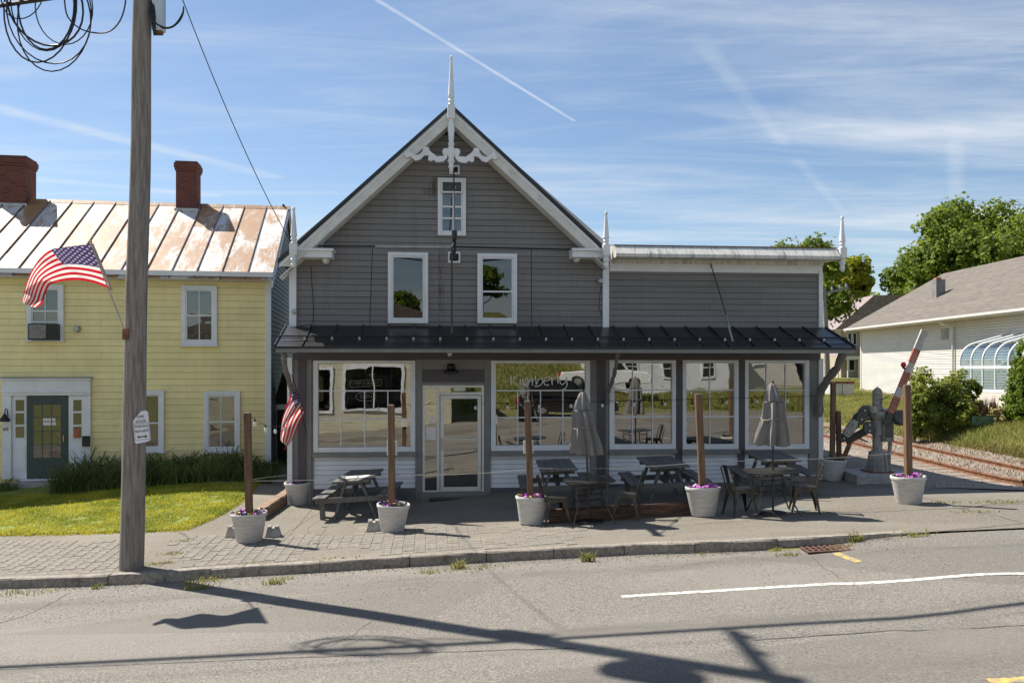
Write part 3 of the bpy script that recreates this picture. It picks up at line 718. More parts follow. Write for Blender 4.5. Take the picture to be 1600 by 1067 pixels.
# gable boards
pL0, pL1 = FB.pix(505.6, 371), FB.pix(703, 200); pR0, pR1 = FB.pix(907, 374), FB.pix(707, 200)
def gl(z):
    t = (z - pL0[1]) / (pL1[1] - pL0[1]); return pL0[0] + (pL1[0] - pL0[0]) * t if z > pL0[1] else pL0[0]
def gr(z):
    t = (z - pR0[1]) / (pR1[1] - pR0[1]); return pR0[0] + (pR1[0] - pR0[0]) * t if z > pR0[1] else pR0[0]
zaw = Z(512); z = zaw; CH = 0.131
while z < Z(212):
    z1 = z + CH - 0.008; zt = z1
    if z + CH * .5 < Z(392): course(gb, U(463), U(463), U(941), U(941), z, z1, m_grey)
    else: course(gb, gl(z)-.03, gl(zt)-.03, gr(z)+.03, gr(zt)+.03, z, z1, m_grey)
    z += CH
z = FB.pz(1115, 512)
while z < FB.pz(1115, 428):
    course(gb, U(951), U(951), U(1278), U(1278), z, min(z + CH - .008, FB.pz(1115, 424)), m_grey); z += CH
# frieze on the gable wall
def poly(name, mat, pts, v0, v1, parent=gb, bev=0): return MB().prism(pts, v0, v1).build(name, mat, parent, bevel=bev)
for sgn, p0, p1, eu in ((-1, pL0, pL1, U(464)), (1, pR0, pR1, U(942))):
    zl = Z(390); up = 0.42
    pts = [(p0[0], zl), p0, (uA, p0[1] + (p1[1]-p0[1]) * (uA-p0[0])/(p1[0]-p0[0])), (uA, p1[1] + up), (eu, p0[1] - abs(eu-p0[0]) * abs((p1[1]-p0[1])/(p1[0]-p0[0])) + up), (eu, zl)]
    poly('frieze_board', m_oldwhite, pts if sgn < 0 else pts[::-1], -0.035, 0.001)
# roof slabs, barge boards, soffits
VB = -0.46
Aa = FB.pix(705, 163, VB); EL = FB.pix(434, 405, VB); ER = FB.pix(951, 391, VB)
for E, sg in ((EL, -1), (ER, 1)):
    def band(d0, d1): return [(E[0], E[1]-d0), (Aa[0], Aa[1]-d0), (Aa[0], Aa[1]-d1), (E[0], E[1]-d1)]
    poly('roof_slope', m_blackroof, band(-0.0, 0.085), VB-.03, 9.1)
    zc2 = FB.pz(437, 416, VB) if sg < 0 else FB.pz(945, 391, VB)
    fc = (zc2 - (E[1]-.40)) / (Aa[1] - E[1]); fc = max(fc, 0.0); uc = E[0] + (Aa[0]-E[0])*fc
    pts = [(E[0]-sg*.03, E[1]-.087), (Aa[0], Aa[1]-.087), (Aa[0], Aa[1]-.40), (uc, E[1]-.40 + (Aa[1]-E[1])*fc), (E[0]-sg*.03, min(zc2, E[1]-.09))]
    poly('barge_board', m_oldwhite, pts, VB, VB+.04)
    poly('barge_moulding', m_white, [(E[0]-sg*.03, E[1]-.13), (Aa[0], Aa[1]-.13), (Aa[0], Aa[1]-.17), (E[0]-sg*.03, E[1]-.17)], VB-.018, VB-.001)
    poly('soffit', m_oldwhite, [(E[0]-sg*.03, E[1]-.36), (Aa[0], Aa[1]-.36), (Aa[0], Aa[1]-.39), (E[0]-sg*.03, E[1]-.39)], VB+.042, -0.037)
    zA_, zB_ = E[1]-.087, E[1]-.39
# cornice returns
for a, b in ((464, 519), (894, 943)):
    mb = MB(); z0, z1 = Z(402, a, -.4), Z(392, a, -.4)
    mb.box(U(a, -.4), U(b, -.4), -.44, 0, z0, z1); mb.box(U(a, -.4)-.01, U(b, -.4)+.03, -.49, 0, z1+.001, z1+.05)
    mb.build('cornice_return', m_white, gb)

# pinnacles and corner boards
def pinnacle(px, v, tip, base, parent=gb, pend=None):
    u = U(px, v); s = 1/72.0
    zt = FB.pz(px, tip, v); z = lambda py: FB.pz(px, py, v)
    h = base - tip
    prof = [(0.5*s, z(tip)), (2.2*s, z(tip+2)), (2.6*s, z(tip+4)), (1.8*s, z(tip+6)), (2.0*s, z(tip+8)), (4.6*s, z(tip+.56*h)), (5.2*s, z(tip+.60*h)), (3.6*s, z(tip+.63*h)), (5.0*s, z(tip+.67*h)), (3.4*s, z(tip+.71*h)), (5.4*s, z(tip+.75*h))]
    mb = MB(); mb.lathe(prof[::-1], (u, v, 0), 12); mb.build('pinnacle_spire', m_white, gb)
    mb = MB(); w = 5.6*s; mb.box(u-w, u+w, v-w, v+w, z(base), z(tip+.75*h)-.002); mb.build('pinnacle_block', m_white, gb, bevel=.012)
    if pend:
        pr = [(5*s, z(base)), (3.2*s, z(base+3)), (5.6*s, z(base+7)), (3*s, z(base+11)), (4.6*s, z(base+15)), (3*s, z(base+19)), (1*s, z(pend))]
        MB().lathe(pr[::-1], (u, v, 0), 12).build('pinnacle_pendant', m_white, gb)
pinnacle(459, -0.60, 323, 399, pend=414); pinnacle(947, -0.60, 330, 400, pend=415); pinnacle(1316, -0.42, 337, 404, pend=425)
MB().box(U(453), U(464)-.003, -.10, 0, Z(512, 459), Z(404, 459)).build('corner_board', m_white, gb)
MB().box(U(450), U(457.5), -.10, .0, -.75, zb-.08).build('corner_board', m_white, gb)
MB().box(U(941)+.003, U(951)-.003, -.06, 0, Z(512, 946), Z(402, 946)).build('corner_board', m_white, gb)
MB().box(U(1278)+.003, U(1284), -.06, .0, FB.pz(1280, 512), FB.pz(1280, 424)).build('corner_board', m_white, gb)
MB().box(U(1277.5), U(1284.5), -.07, .0, -.45, zb-.09).build('corner_board', m_white, gb)

# gable drop ornament
u0, v0 = U(705, -.52), -.52
zz = lambda py: FB.pz(705, py, v0)
s = 1/72.0
MB().lathe([(r*s, zz(y)) for r, y in [(.4, 87), (2.4, 89), (2.6, 92), (1.8, 94), (1.9, 97), (4.6, 148), (5.0, 152), (3.4, 155), (5.2, 158), (3.6, 161), (5.0, 164)]][::-1], (u0, v0, 0), 14).build('gable_spire', m_white, gb)
MB().box(u0-.08, u0+.08, v0-.08, v0+.08, zz(187), zz(164.2)).build('gable_post_block', m_white, gb, bevel=.015)
MB().lathe([(r*s, zz(y)) for r, y in [(5.2, 187.3), (3.6, 190), (4.8, 193), (4.6, 196), (5.4, 200), (3.6, 222), (5.2, 225), (3.8, 229), (5.6, 233), (5.6, 243), (3.8, 247), (5.8, 252), (3.2, 257), (4.8, 261), (2.4, 265), (3.4, 268), (.6, 271)]][::-1], (u0, v0, 0), 14).build('gable_drop', m_white, gb)
def scroll(sg):
    pts = [(6, 243, 4.2), (12, 249, 4.4), (22, 250, 4.6), (30, 244, 4.8), (35, 239, 5), (41, 240, 4.6), (47, 247, 4.2), (54, 249, 4.0), (61, 243, 3.8), (65, 240, 4.4), (68, 245, 3.5)]
    mb = MB(); top, bot = [], []
    fine = []
    for a, b in zip(pts, pts[1:]):
        for i in range(4): t = i/4; fine.append(tuple(a[k]+(b[k]-a[k])*t for k in range(3)))
    fine.append(pts[-1])
    for x, y, w in fine: top.append((u0 + sg*x*s, zz(y - w))); bot.append((u0 + sg*x*s, zz(y + w)))
    for i in range(len(fine)-1):
        q = [top[i], top[i+1], bot[i+1], bot[i]]; mb.prism(q if sg > 0 else q[::-1], v0-.03+.0005*(i % 2), v0+.03-.0005*(i % 2))
    for x, y, r in ((8, 238, 5.5), (38, 236, 5.0), (66, 244, 4.2), (31, 249, 4)):
        mb.prism([(u0+sg*x*s+r*s*math.cos(a), zz(y)+r*s*math.sin(a)) for a in [k*math.pi/8*sg for k in range(16)]], v0-.036, v0+.036)
    mb.build('scroll_bracket', m_white, gb)
scroll(-1); scroll(1)

# wing cornice
uc0, uc1 = U(954), U(1311, -.5)
zq = lambda py, v: FB.pz(1130, py, v)
MB().prism([(0.3, zq(388, 0)+.05), (-.36, zq(386, -.36)), (-.56, zq(398, -.56)), (-.56, zq(403, -.56)), (-.52, zq(403.5, -.56)), (0.3, zq(402, -.56))][::-1], uc0, uc1, 'u').build('wing_cornice', m_stainwhite, gb)
MB().prism([(0.31, zq(388, 0)+.075), (-.38, zq(385.5, -.36)+.012), (-.38, zq(386, -.36)+.001), (.31, zq(388, 0)+.051)][::-1], uc0, uc1+.02, 'u').build('wing_roof_edge', m_rust, gb)
MB().box(U(952), U(1284)+.02, -.05, 0, zq(414, 0), zq(400, 0)).build('wing_frieze', m_stainwhite, gb)
MB().box(U(952), U(1284), -.035, 0, zq(426, 0), zq(414, 0)-.002).build('wing_frieze', m_white, gb)
MB().box(U(953), U(1284), -.055, -.036, zq(419, 0), zq(417, 0)).build('frieze_moulding', m_white, gb)

# windows on the upper wall
def ring(mb, u0, u1, z0, z1, w, va, vb, wb=None):
    wb = wb or w
    mb.box(u0, u0+w, va, vb, z0, z1); mb.box(u1-w, u1, va, vb, z0, z1)
    mb.box(u0+w, u1-w, va, vb, z1-w, z1); mb.box(u0+w, u1-w, va, vb, z0, z0+wb)
def window(parent, FR, r, casing=.085, sash=.03, rails=(), cols=(), vf=-.075, mat=None, glassm=None, back=None, sill=True, splits=None, screen=False):
    """r = (px0, px1, py0, py1): outer casing; rails / cols: glazing bars in photo pixels"""
    mat = mat or m_white; pc = (r[0]+r[1])/2
    u0, u1 = FR.pu(r[0], vf), FR.pu(r[1], vf); z1, z0 = FR.pz(pc, r[2], vf), FR.pz(pc, r[3], vf)
    mb = MB(); ring(mb, u0, u1, z0, z1, casing, vf, 0.0); w = mb.build('window', mat, parent, bevel=.006)
    a, b, c, d = u0+casing, u1-casing, z0+casing, z1-casing
    mb = MB(); ring(mb, a+.002, b-.002, c+.002, d-.002, sash, vf+.018, -.024)
    bar = 0.011
    for py in rails:
        zz_ = FR.pz(pc, py, vf); mb.box(a+sash, b-sash, vf+.014, -.026, zz_-.018, zz_+.018)
    for px in cols:
        uu = FR.pu(px, vf); mb.box(uu-bar, uu+bar, vf+.020, -.028, c+sash, d-sash)
    mb.build('sash', mat, w)
    MB().box(a+.003, b-.003, -.0325, -.0315, c+.003, d-.003).build('pane', glassm or m_upglass, w)
    MB().box(a+.003, b-.003, -.0235, -.0225, c+.003, d-.003).build('pane_backing', back or m_dark, w)
    if sill: MB().box(u0-.03, u1+.03, vf-.035, 0, z0-.035, z0-.002).build('sill', mat, w)
    return w, (a, b, c, d)
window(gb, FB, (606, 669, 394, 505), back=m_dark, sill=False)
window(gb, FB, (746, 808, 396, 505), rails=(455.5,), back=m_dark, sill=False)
wt, (a, b, c, d) = window(gb, FB, (684, 728, 278, 368), casing=.07, rails=(323, 341), cols=(708,), glassm=m_glass, back=m_bluewhite, sill=False)
zs = Z(303)
mb = MB(); ring(mb, a+.004, b-.004, zs, d-.004, .028, -.13, -.035); mb.build('fan_frame', m_white, wt)
MB().box(a+.033, b-.033, -.115, -.036, zs+.03, d-.034).build('fan_panel', PM('peeling_black_panel', (0.05, 0.05, 0.05), 0.6, 0.2, 8, dirt=(0.5, 0.5, 0.5), dirt_scale=6, dirt_rng=(0.62, 0.66)), wt)
for r in ((702, 718, 259, 273), (700, 719, 394, 411)):
    u_, u2 = U(r[0]), U(r[1]); z2, z1 = Z(r[2]), Z(r[3])
    mb = MB(); ring(mb, u_, u2, z1, z2, .035, -.06, 0); k = mb.build('arm_mount', m_white, gb)
    MB().box(u_+.036, u2-.036, -.03, -.021, z1+.036, z2-.036).build('mount_plate', m_black, k)
def stain(mat, spots, col):                        # rust run-off with its own place on the wall (wall coordinates u, z)
    nt = mat.node_tree; bs = nt.nodes['Principled BSDF']; src = bs.inputs['Base Color'].links[0].from_socket
    co = mcoord(nt); sp = mnode(nt, 'ShaderNodeSeparateXYZ', {0: co}); n = mnoise(nt, co, 5, 6, .7, (4, 1, .8)); out = src
    for u_, z_, ru, rz, st in spots:
        a = mmath(nt, 'DIVIDE', mmath(nt, 'SUBTRACT', sp.outputs[0], u_), ru); b = mmath(nt, 'DIVIDE', mmath(nt, 'SUBTRACT', sp.outputs[2], z_), rz)
        d = mmath(nt, 'ADD', mmath(nt, 'MULTIPLY', a, a), mmath(nt, 'MULTIPLY', b, b))
        f = mmath(nt, 'MULTIPLY', mmath(nt, 'MULTIPLY', mmap(nt, d, 1.0, 0.0), mmap(nt, n, .35, .65)), st); out = mmix(nt, f, out, col)
    nt.links.new(out, bs.inputs['Base Color'])
su = [FB.pix(679, 293), FB.pix(687, 440), FB.pix(672, 300)]
stain(m_grey, [(su[0][0], su[0][1], .16, .30, .9), (su[1][0], su[1][1], .05, 1.2, .8), (su[1][0]+.07, su[1][1], .03, 1.1, .6), (su[2][0], su[2][1], .25, .12, .5)], (0.05, 0.022, 0.012))
# flood lights, meters, cables
for px, py in ((509, 407), (901, 405)):
    u_, z_ = FB.pix(px, py, -.12)
    mb = MB(); mb.lathe([(.01, -.14), (.05, -.13), (.075, -.02), (.08, 0), (.02, .012)], (0, 0, 0), 14)
    mb.v = [(u_ + x, -.10 + zt*.9, z_ + y) for x, y, zt in mb.v]; mb.build('flood_light', m_white, gb)
for px, py in ((938, 439), (460, 487)):
    u_, z_ = FB.pix(px, py, -.1)
    mb = MB(); mb.lathe([(.055, 0), (.06, .05), (.05, .09), (.03, .10)], (0, 0, 0), 14); mb.v = [(u_+x, -.06-zt, z_+y) for x, y, zt in mb.v]; mb.build('electric_meter', m_steel, gb)
def cable(pl, name, parent, r=.008, mat=m_black, fr=FB):
    pts = [(lambda q, v: (q[0], v, q[1]))(fr.pix(px, py, v), v) for px, py, v in pl]
    fine = []
    for i in range(len(pts)-1):
        for t in range(4): fine.append(Vector(pts[i]).lerp(Vector(pts[i+1]), t/4))
    fine.append(Vector(pts[-1])); return MB().tube(fine, r, 5).build(name, mat, parent)
cable([(939, 446, -.08), (937, 465, -.08), (936, 480, -.08), (941, 495, -.08)], 'meter_cable', gb)
cable([(486, 415, -.03), (487, 440, -.03), (490, 480, -.03), (489, 508, -.03)], 'wall_cable', gb, .006)
cable([(933, 402, -.05), (938, 410, -.08), (941, 424, -.08)], 'meter_cable', gb, .007)
cable([(466, 509, -.10), (480, 505, -.14), (492, 507, -.16), (489, 510, -.14), (470, 511, -.1)], 'coiled_cable', gb, .008, m_steel)

# ---- awning roof
VA = -1.40
ua0, ua1 = U(428, VA), U(1338, VA)
zb0, zf0 = Z(509), Z(541.5, 705, VA)
NP = 22; du = (ua1 - ua0) / NP
awn = empty('awning', (0, 0, 0), 0, gb)
for i in range(NP):
    MB().prism([(0.0, zb0), (VA, zf0), (VA, zf0-.018), (0.0, zb0-.02)], ua0 + i*du + .006, ua0 + (i+1)*du - .006, 'u').build('roof_panel', m_blackroof, awn)
for i in range(NP + 1):
    uu = ua0 + i*du; uu = min(max(uu, ua0+.012), ua1-.012)
    MB().prism([(0.0, zb0+.035), (VA-.004, zf0+.035), (VA-.004, zf0-.016), (0.0, zb0-.016)], uu-.011, uu+.011, 'u').build('standing_seam', m_blackroof, awn)
sl = (zb0 - zf0) / -VA
vr = -1.02; zr = zf0 + (vr - VA) * sl + .085
mb = MB(); mb.tube([(ua0 + .02, vr, zr), (ua1 - .02, vr, zr)], .017, 8); mb.tube([(ua0 + .02, vr-.02, zr-.045), (ua1 - .02, vr-.02, zr-.045)], .008, 6); mb.build('snow_rail', m_black, awn)
for i in range(0, NP, 1):
    uu = ua0 + (i + 1) * du
    MB().box(uu-.02, uu+.02, vr-.05, vr+.03, zr-.1, zr-.02).build('rail_clamp', m_steel, awn)
MB().box(ua0+.03, ua1-.03, VA+.005, VA+.045, Z(551, 705, VA), zf0-.022).build('awning_fascia', m_greytrim, awn)
MB().box(ua0+.01, ua1-.01, VA-.012, VA+.004, zf0-.045, zf0-.001).build('drip_edge', m_black, awn)
MB().prism([(0, zb0-.06), (VA+.05, zf0-.06), (VA+.05, zf0-.08), (0, zb0-.08)], ua0+.05, ua1-.05, 'u').build('awning_soffit', m_greytrim, awn)
MB().box(U(458), U(1279), -.08, .05, Z(562), Z(551.5)).build('awning_beam', m_purple, gb)
def brace(pl, r):
    pts = [(lambda q, v: (q[0], v, q[1]))(FB.pix(px, py, v), v) for px, py, v in pl]
    fine = []; rr = []
    for i in range(len(pts)-1):
        for t in range(4):
            fine.append(Vector(pts[i]).lerp(Vector(pts[i+1]), t/4) + Vector((.012*math.sin(i*9+t*2), 0, 0))); rr.append(r * (1 + .12*math.sin(i*5+t*1.7)))
    fine.append(Vector(pts[-1])); rr.append(r*.9)
    MB().tube(fine, rr, 9).build('branch_brace', PM('grey_branch_wood', (0.17, 0.16, 0.15), 0.85, 0.3, 6, stretch=(5, 5, 1), bump=.4, bscale=20), gb)
brace([(443, 550, -1.25), (446, 575, -1.0), (453, 600, -.6), (459, 630, -.2), (461, 646, -.1)], .052)
brace([(965, 550, -1.25), (963, 572, -1.0), (957, 594, -.55), (950, 612, -.2), (948, 630, -.1)], .042)
brace([(1318, 549, -1.2), (1308, 575, -.9), (1293, 592, -.6), (1282, 612, -.25), (1279, 650, -.12)], .085)

# ---- storefront
def pan(name, mat, x0, x1, y0, y1, v0, v1, parent=gb, bev=0):
    pc = (x0+x1)/2
    return MB().box(U(x0), U(x1), v0, v1, FB.pz(pc, y1), FB.pz(pc, y0)).build(name, mat, parent, bevel=bev)
ZG = -.75
def pier(x0, x1, mat, v0, v1, name='pilaster'): return MB().box(U(x0), U(x1), v0, v1, ZG, zb-.09).build(name, mat, gb)
pier(457.8, 489.6, m_greytrim, -.03, .5); pier(466, 479, m_purple, -.045, -.031, 'pilaster_inset'); pier(483, 487, m_greytrim, -.06, -.031, 'pilaster_trim')
pier(649.2, 659.5, m_greytrim, -.03, .5); pier(757, 766.5, m_greytrim, -.03, .5)
pier(921.8, 951.2, m_greytrim, -.03, .5); pier(932, 944, m_purple, -.045, -.031, 'pilaster_inset'); pier(946, 949.5, m_greytrim, -.06, -.031, 'pilaster_trim')
pier(1055.5, 1065.5, m_purple, -.035, .5, 'mullion'); pier(1153.3, 1162.8, m_purple, -.035, .5, 'mullion'); pier(1263.2, 1277.3, m_greytrim, -.03, .5)
pan('door_header', m_greytrim, 659.6, 756.9, 561, 601, -.02, .3)
pan('header_panel', m_purple, 659.6, 756.9, 577, 597, -.032, -.021)
shop = []
def shopwin(x0, x1, y0, y1, gx0, gx1, gy0, gy1, vcols, rows, halfcols):
    pc = (x0+x1)/2; zt, z0 = FB.pz(pc, y0), FB.pz(pc, y1); ga, gb_, gt, g0 = U(gx0), U(gx1), FB.pz(pc, gy0), FB.pz(pc, gy1)
    MB().box(U(x0), U(x1), .02, .45, zt+.001, zb-.002).build('lintel', m_greytrim, gb)
    mb = MB(); mb.box(U(x0), ga, -.055, .06, z0, zt); mb.box(gb_, U(x1), -.055, .06, z0, zt); mb.box(ga, gb_, -.055, .06, gt, zt); mb.box(ga, gb_, -.055, .06, z0, g0)
    w = mb.build('shop_window', m_white, gb, bevel=.008)
    MB().box(ga-.005, gb_+.005, .018, .022, g0-.005, gt+.005).build('pane', m_shopglass, w)
    mb = MB(); zr0 = FB.pz(pc, rows[0])
    for py in rows: q = FB.pz(pc, py); mb.box(ga, gb_, -.004, .014, q-.013, q+.013)
    for k, px in enumerate(vcols):
        q = U(px); zz_ = [g0] + [FB.pz(pc, r) for r in rows[::-1]] + ([] if halfcols else [gt])
        for za, zc_ in zip(zz_, zz_[1:]): mb.box(q-.011, q+.011, -.003, .013, za+.0135, zc_-.0135)
    mb.build('glazing_bars', m_white, w)
    MB().box(U(x0)-.02, U(x1)+.02, -.10, .45, z0-.10, z0-.002).build('sill', m_greytrim, w)
    shop.append(w); return w
w1 = shopwin(490, 649, 563, 706, 497.5, 641.5, 568, 698, (532.7, 569.6, 606), (610.5, 654.5), True)
w2 = shopwin(767, 921.5, 563, 703.5, 774.5, 914.5, 568, 695, (809, 844.5, 879.5), (610, 652), True)
w3 = shopwin(951.5, 1055.2, 562.5, 701.5, 959.5, 1049.5, 567.5, 693.5, (988.5, 1019.5), (609.5, 651), False)
w4 = shopwin(1065.8, 1153, 562.5, 701.5, 1071.5, 1146.5, 567.5, 693.5, (1109,), (609.5, 651), False)
w5 = shopwin(1163, 1263, 562.5, 701.5, 1168.5, 1256.5, 567.5, 693.5, (1197.5, 1227.5), (609.5, 651), False)
# low wall under the windows: white boards above a grey plinth
for x0, x1, yt, yb in ((489.8, 649, 711.5, 763), (766.8, 921.6, 709.5, 761), (951.4, 1263, 707.5, 754)):
    pc = (x0+x1)/2; z1, z0 = FB.pz(pc, yt), FB.pz(pc, yb)
    MB().box(U(x0), U(x1), .03, .45, ZG, z1).build('low_wall', m_jointshade, gb)
    n = 7; h = (z1 - z0) / n
    for i in range(n): course(gb, U(x0), U(x0), U(x1), U(x1), z0 + i*h, z0 + (i+1)*h - (.009 if i < n-1 else 0), m_white, .018, .029)
    MB().box(U(x0), U(x1), -.012, .028, ZG, z0-.003).build('plinth', PM('dark_grey_plinth', (0.11, 0.115, 0.12), .8, .15, 3) if x0 < 500 else bpy.data.materials['dark_grey_plinth'], gb)
# door with side light and transom
zT, zB = Z(601.5), Z(768)
mb = MB(); a, b = U(660), U(756.5); s1, s2 = U(682.5), U(687)
ring(mb, a, b, zB, zT, .055, -.02, .06, .03); mb.box(s1, s2, -.02, .06, zB+.03, zT-.055); mb.box(s2, b-.055, -.018, .058, Z(617), Z(612.5))
door_fr = mb.build('door_frame', m_alum, gb, bevel=.005)
MB().box(a+.05, s1, .018, .022, zB+.028, zT-.05).build('side_light', m_shopglass, door_fr)
MB().box(s2, b-.05, .018, .022, Z(612.8), zT-.05).build('transom_light', m_shopglass, door_fr)
da, db = U(688), U(751.5); dt, d0 = Z(617.5), Z(767)
mb = MB(); ring(mb, da, db, d0, dt, .075, -.035, .01, .09); mb.box(da+.075, db-.075, -.03, .0, Z(687.5), Z(685.3))
door = mb.build('door', m_alum, gb, bevel=.005)
MB().box(da+.07, db-.07, -.008, -.005, d0+.085, dt-.07).build('door_glass', m_shopglass, door)
mb = MB(); mb.tube([(da+.035, -.037, Z(702)), (da+.035, -.085, Z(701)), (da+.035, -.085, Z(686)), (da+.035, -.037, Z(685))], .011, 6); mb.build('handle', m_steel, door)
pan('notice', m_paper, 666, 681, 667, 687, .008, .012, door_fr); pan('sticker', m_paper, 671, 679, 651.5, 661.5, .008, .012, door_fr); pan('street_number_plate', m_paper, 710, 727, 606, 610.5, .006, .01, door_fr)
MB().box(a-.05, b+.05, -.16, .3, ZG, zB-.002).build('threshold', m_greytrim, gb)
mb = MB(); u_, z_ = FB.pix(705, 577, -.1)
mb.box(u_-.09, u_+.09, -.05, -.022, z_-.11, z_+.12); k = mb.build('entrance_lamp', m_black, gb)
mb = MB(); mb.ball((u_, -.13, z_+.05), .065, 12); mb.lathe([(.15, -.08), (.15, -.05), (.05, .02), (.03, .05)], (u_, -.14, z_), 16); mb.build('lamp_shade', m_black, k)
mb = MB(); u_, z_ = FB.pix(703, 553, -.5); mb.lathe([(.02, -.06), (.05, -.04), (.06, 0), (.06, .03)], (u_, -.5, z_-.0), 12); mb.build('soffit_lamp', m_steel, gb)

# ---- hanging sign on a long arm, seen edge on
arm_g = tag(empty('projecting_sign', FB.o, FB.r), 'dark vertical hanging sign seen edge-on below a long black arm on the gable', 'sign')
u1_, z1_ = FB.pix(709, 402, 0); vt = -3.15; ut = U(710, vt)
mb = MB(); mb.beam((u1_, -.03, z1_), (ut, vt, z1_), .075, .10); mb.build('arm', m_black, arm_g)
mb = MB(); mb.tube([(ut, vt, z1_-.08), (ut, vt, z1_+.07)], .05, 8); mb.build('arm_tip', m_black, arm_g)
ul_, zl_ = FB.pix(709, 266, 0)
MB().tube([(ul_, -.03, zl_), (ut, vt+.05, z1_+.03)], .014, 6).build('tie_rod', m_black, arm_g)
for px, py in ((480, 384), (917, 390)):
    ub, zb_ = FB.pix(px, py, -.05); um = u1_ + (ut-u1_)*.46; vm = vt*.46
    MB().box(ub-.06, ub+.06, -.10, -.022, zb_-.07, zb_+.05).build('bracket_box', m_black, arm_g)
    a_, b_ = Vector((ub, -.08, zb_-.01)), Vector((um, vm, z1_+.02))
    k = a_.lerp(b_, .48 if px < 600 else .02)
    MB().tube([a_, k], .019, 6).build('side_stay', m_black, arm_g); MB().tube([k, b_], .019, 6).build('side_stay', m_steel if px < 600 else m_black, arm_g)
def bp(v, py): return (U(707, v), v, FB.pz(707, py, v))
va, vb = -2.55, -1.75; zt_, zbt = z1_-.12, z1_-1.75
mb = MB(); ths = .02
A, B = (U(706, va), va), (U(706, vb), vb)
mb.add([(A[0]-ths, A[1], zbt), (B[0]-ths, B[1], zbt), (B[0]+ths, B[1], zbt), (A[0]+ths, A[1], zbt), (A[0]-ths, A[1], zt_), (B[0]-ths, B[1], zt_), (B[0]+ths, B[1], zt_), (A[0]+ths, A[1], zt_)],
       [(0,1,2,3), (7,6,5,4), (0,4,5,1), (1,5,6,2), (2,6,7,3), (3,7,4,0)]); mb.build('sign_board', m_sign, arm_g)
for q in (A, B): MB().tube([(q[0], q[1], zt_-.02), (u1_ + (ut-u1_)*q[1]/vt, q[1], z1_)], .008, 5).build('chain', m_steel, arm_g)
cable([(582, 389, -.66), (580, 440, -.72), (577, 528, -1.04)], 'stay_rod', arm_g, .010)
cable([(830, 391, -.66), (831, 528, -1.04)], 'stay_rod', arm_g, .010)
rod = cable([(1110, 411, -.03), (1128, 470, -.55), (1145, 534, -1.1)], 'awning_stay', gb, .013); cable([(1134, 492, -.735), (1145, 534, -1.1)], 'stay_turnbuckle', gb, .019, m_steel)

# ---- neon signs hung inside the windows
kn = tag(empty('neon_name_sign', FB.o, FB.r), 'unlit handwritten neon name sign inside the window right of the door', 'neon sign')
strokes = [[(265,140),(272,300)], [(385,118),(300,215),(395,320)], [(438,195),(428,300)], [(436,118),(438,135)],
  [(475,190),(490,300),(505,240),(530,190),(555,168),(572,200),(572,315),(590,240),(612,190),(640,165),(655,200),(650,310)],
  [(700,130),(720,300)], [(728,285),(745,220),(790,180),(830,200),(835,250),(800,305),(740,325),(690,325)],
  [(870,235),(930,220),(960,200),(965,165),(920,150),(870,190),(850,250),(875,300),(930,305),(945,290)],
  [(990,170),(1005,300)], [(1002,240),(1020,190),(1040,160),(1075,165)], [(1100,85),(1108,275)],
  [(1130,165),(1150,270),(1185,300),(1230,260),(1262,190)], [(1262,150),(1270,310),(1235,370),(1180,385)]]
for st in strokes:
    pts = []
    for x, y in st: q = FB.pix(775 + x/11.43, 575 + y/11.43, .003); pts.append((q[0], .003, q[1]))
    MB().tube(pts, .0115, 6).build('tube_letter', m_tube, kn)
on = tag(empty('neon_shop_sign', FB.o, FB.r), 'unlit boxed neon lettering above an oval OPEN sign in the left shop window', 'neon sign')
def npix(x, y): q = FB.pix(535 + x/17.21, 570 + y/17.21, .04); return Vector((q[0], .04, q[1]))
MB().tube([npix(*p) for p in ((200, 460), (230, 425), (600, 415), (1040, 395), (1050, 440), (1045, 550), (640, 575), (230, 600), (200, 580), (200, 460))], .009, 6).build('tube_border', m_tube, on)
oc = npix(630, 855); MB().tube([(oc.x + .215*math.cos(t*math.pi/12), .04, oc.z + .095*math.sin(t*math.pi/12)) for t in range(25)], .010, 6).build('tube_oval', m_tube, on)
c_ = npix(620, 497); text_on('UNFOURGET', .10, on, 'tube_letters', m_tube, c_.x, .04, c_.z, .006)
text_on('OPEN', .10, on, 'open_letters', m_tube, oc.x, .04, oc.z, .006)
tri = [npix(715, 265), npix(850, 240), npix(808, 370), npix(715, 265)]; MB().tube(tri, .008, 6).build('tube_arrow', m_tube, on)
# drain grate mat in front of the door
mt = tag(empty('door_grate', FB.w((U(672)+U(745))/2, -.42, gz(-1.4, 18.05) + .004), FB.r), 'dark slatted metal grate mat on the ground before the shop door', 'door mat')
MB().box(-.52, .52, -.18, .18, -.01, .012).build('grate_frame', m_black, mt)
for i in range(26): MB().box(-.5+i*.04-.006, -.5+i*.04+.006, -.16, .16, .013, .026).build('grate_bar', m_gun, mt)
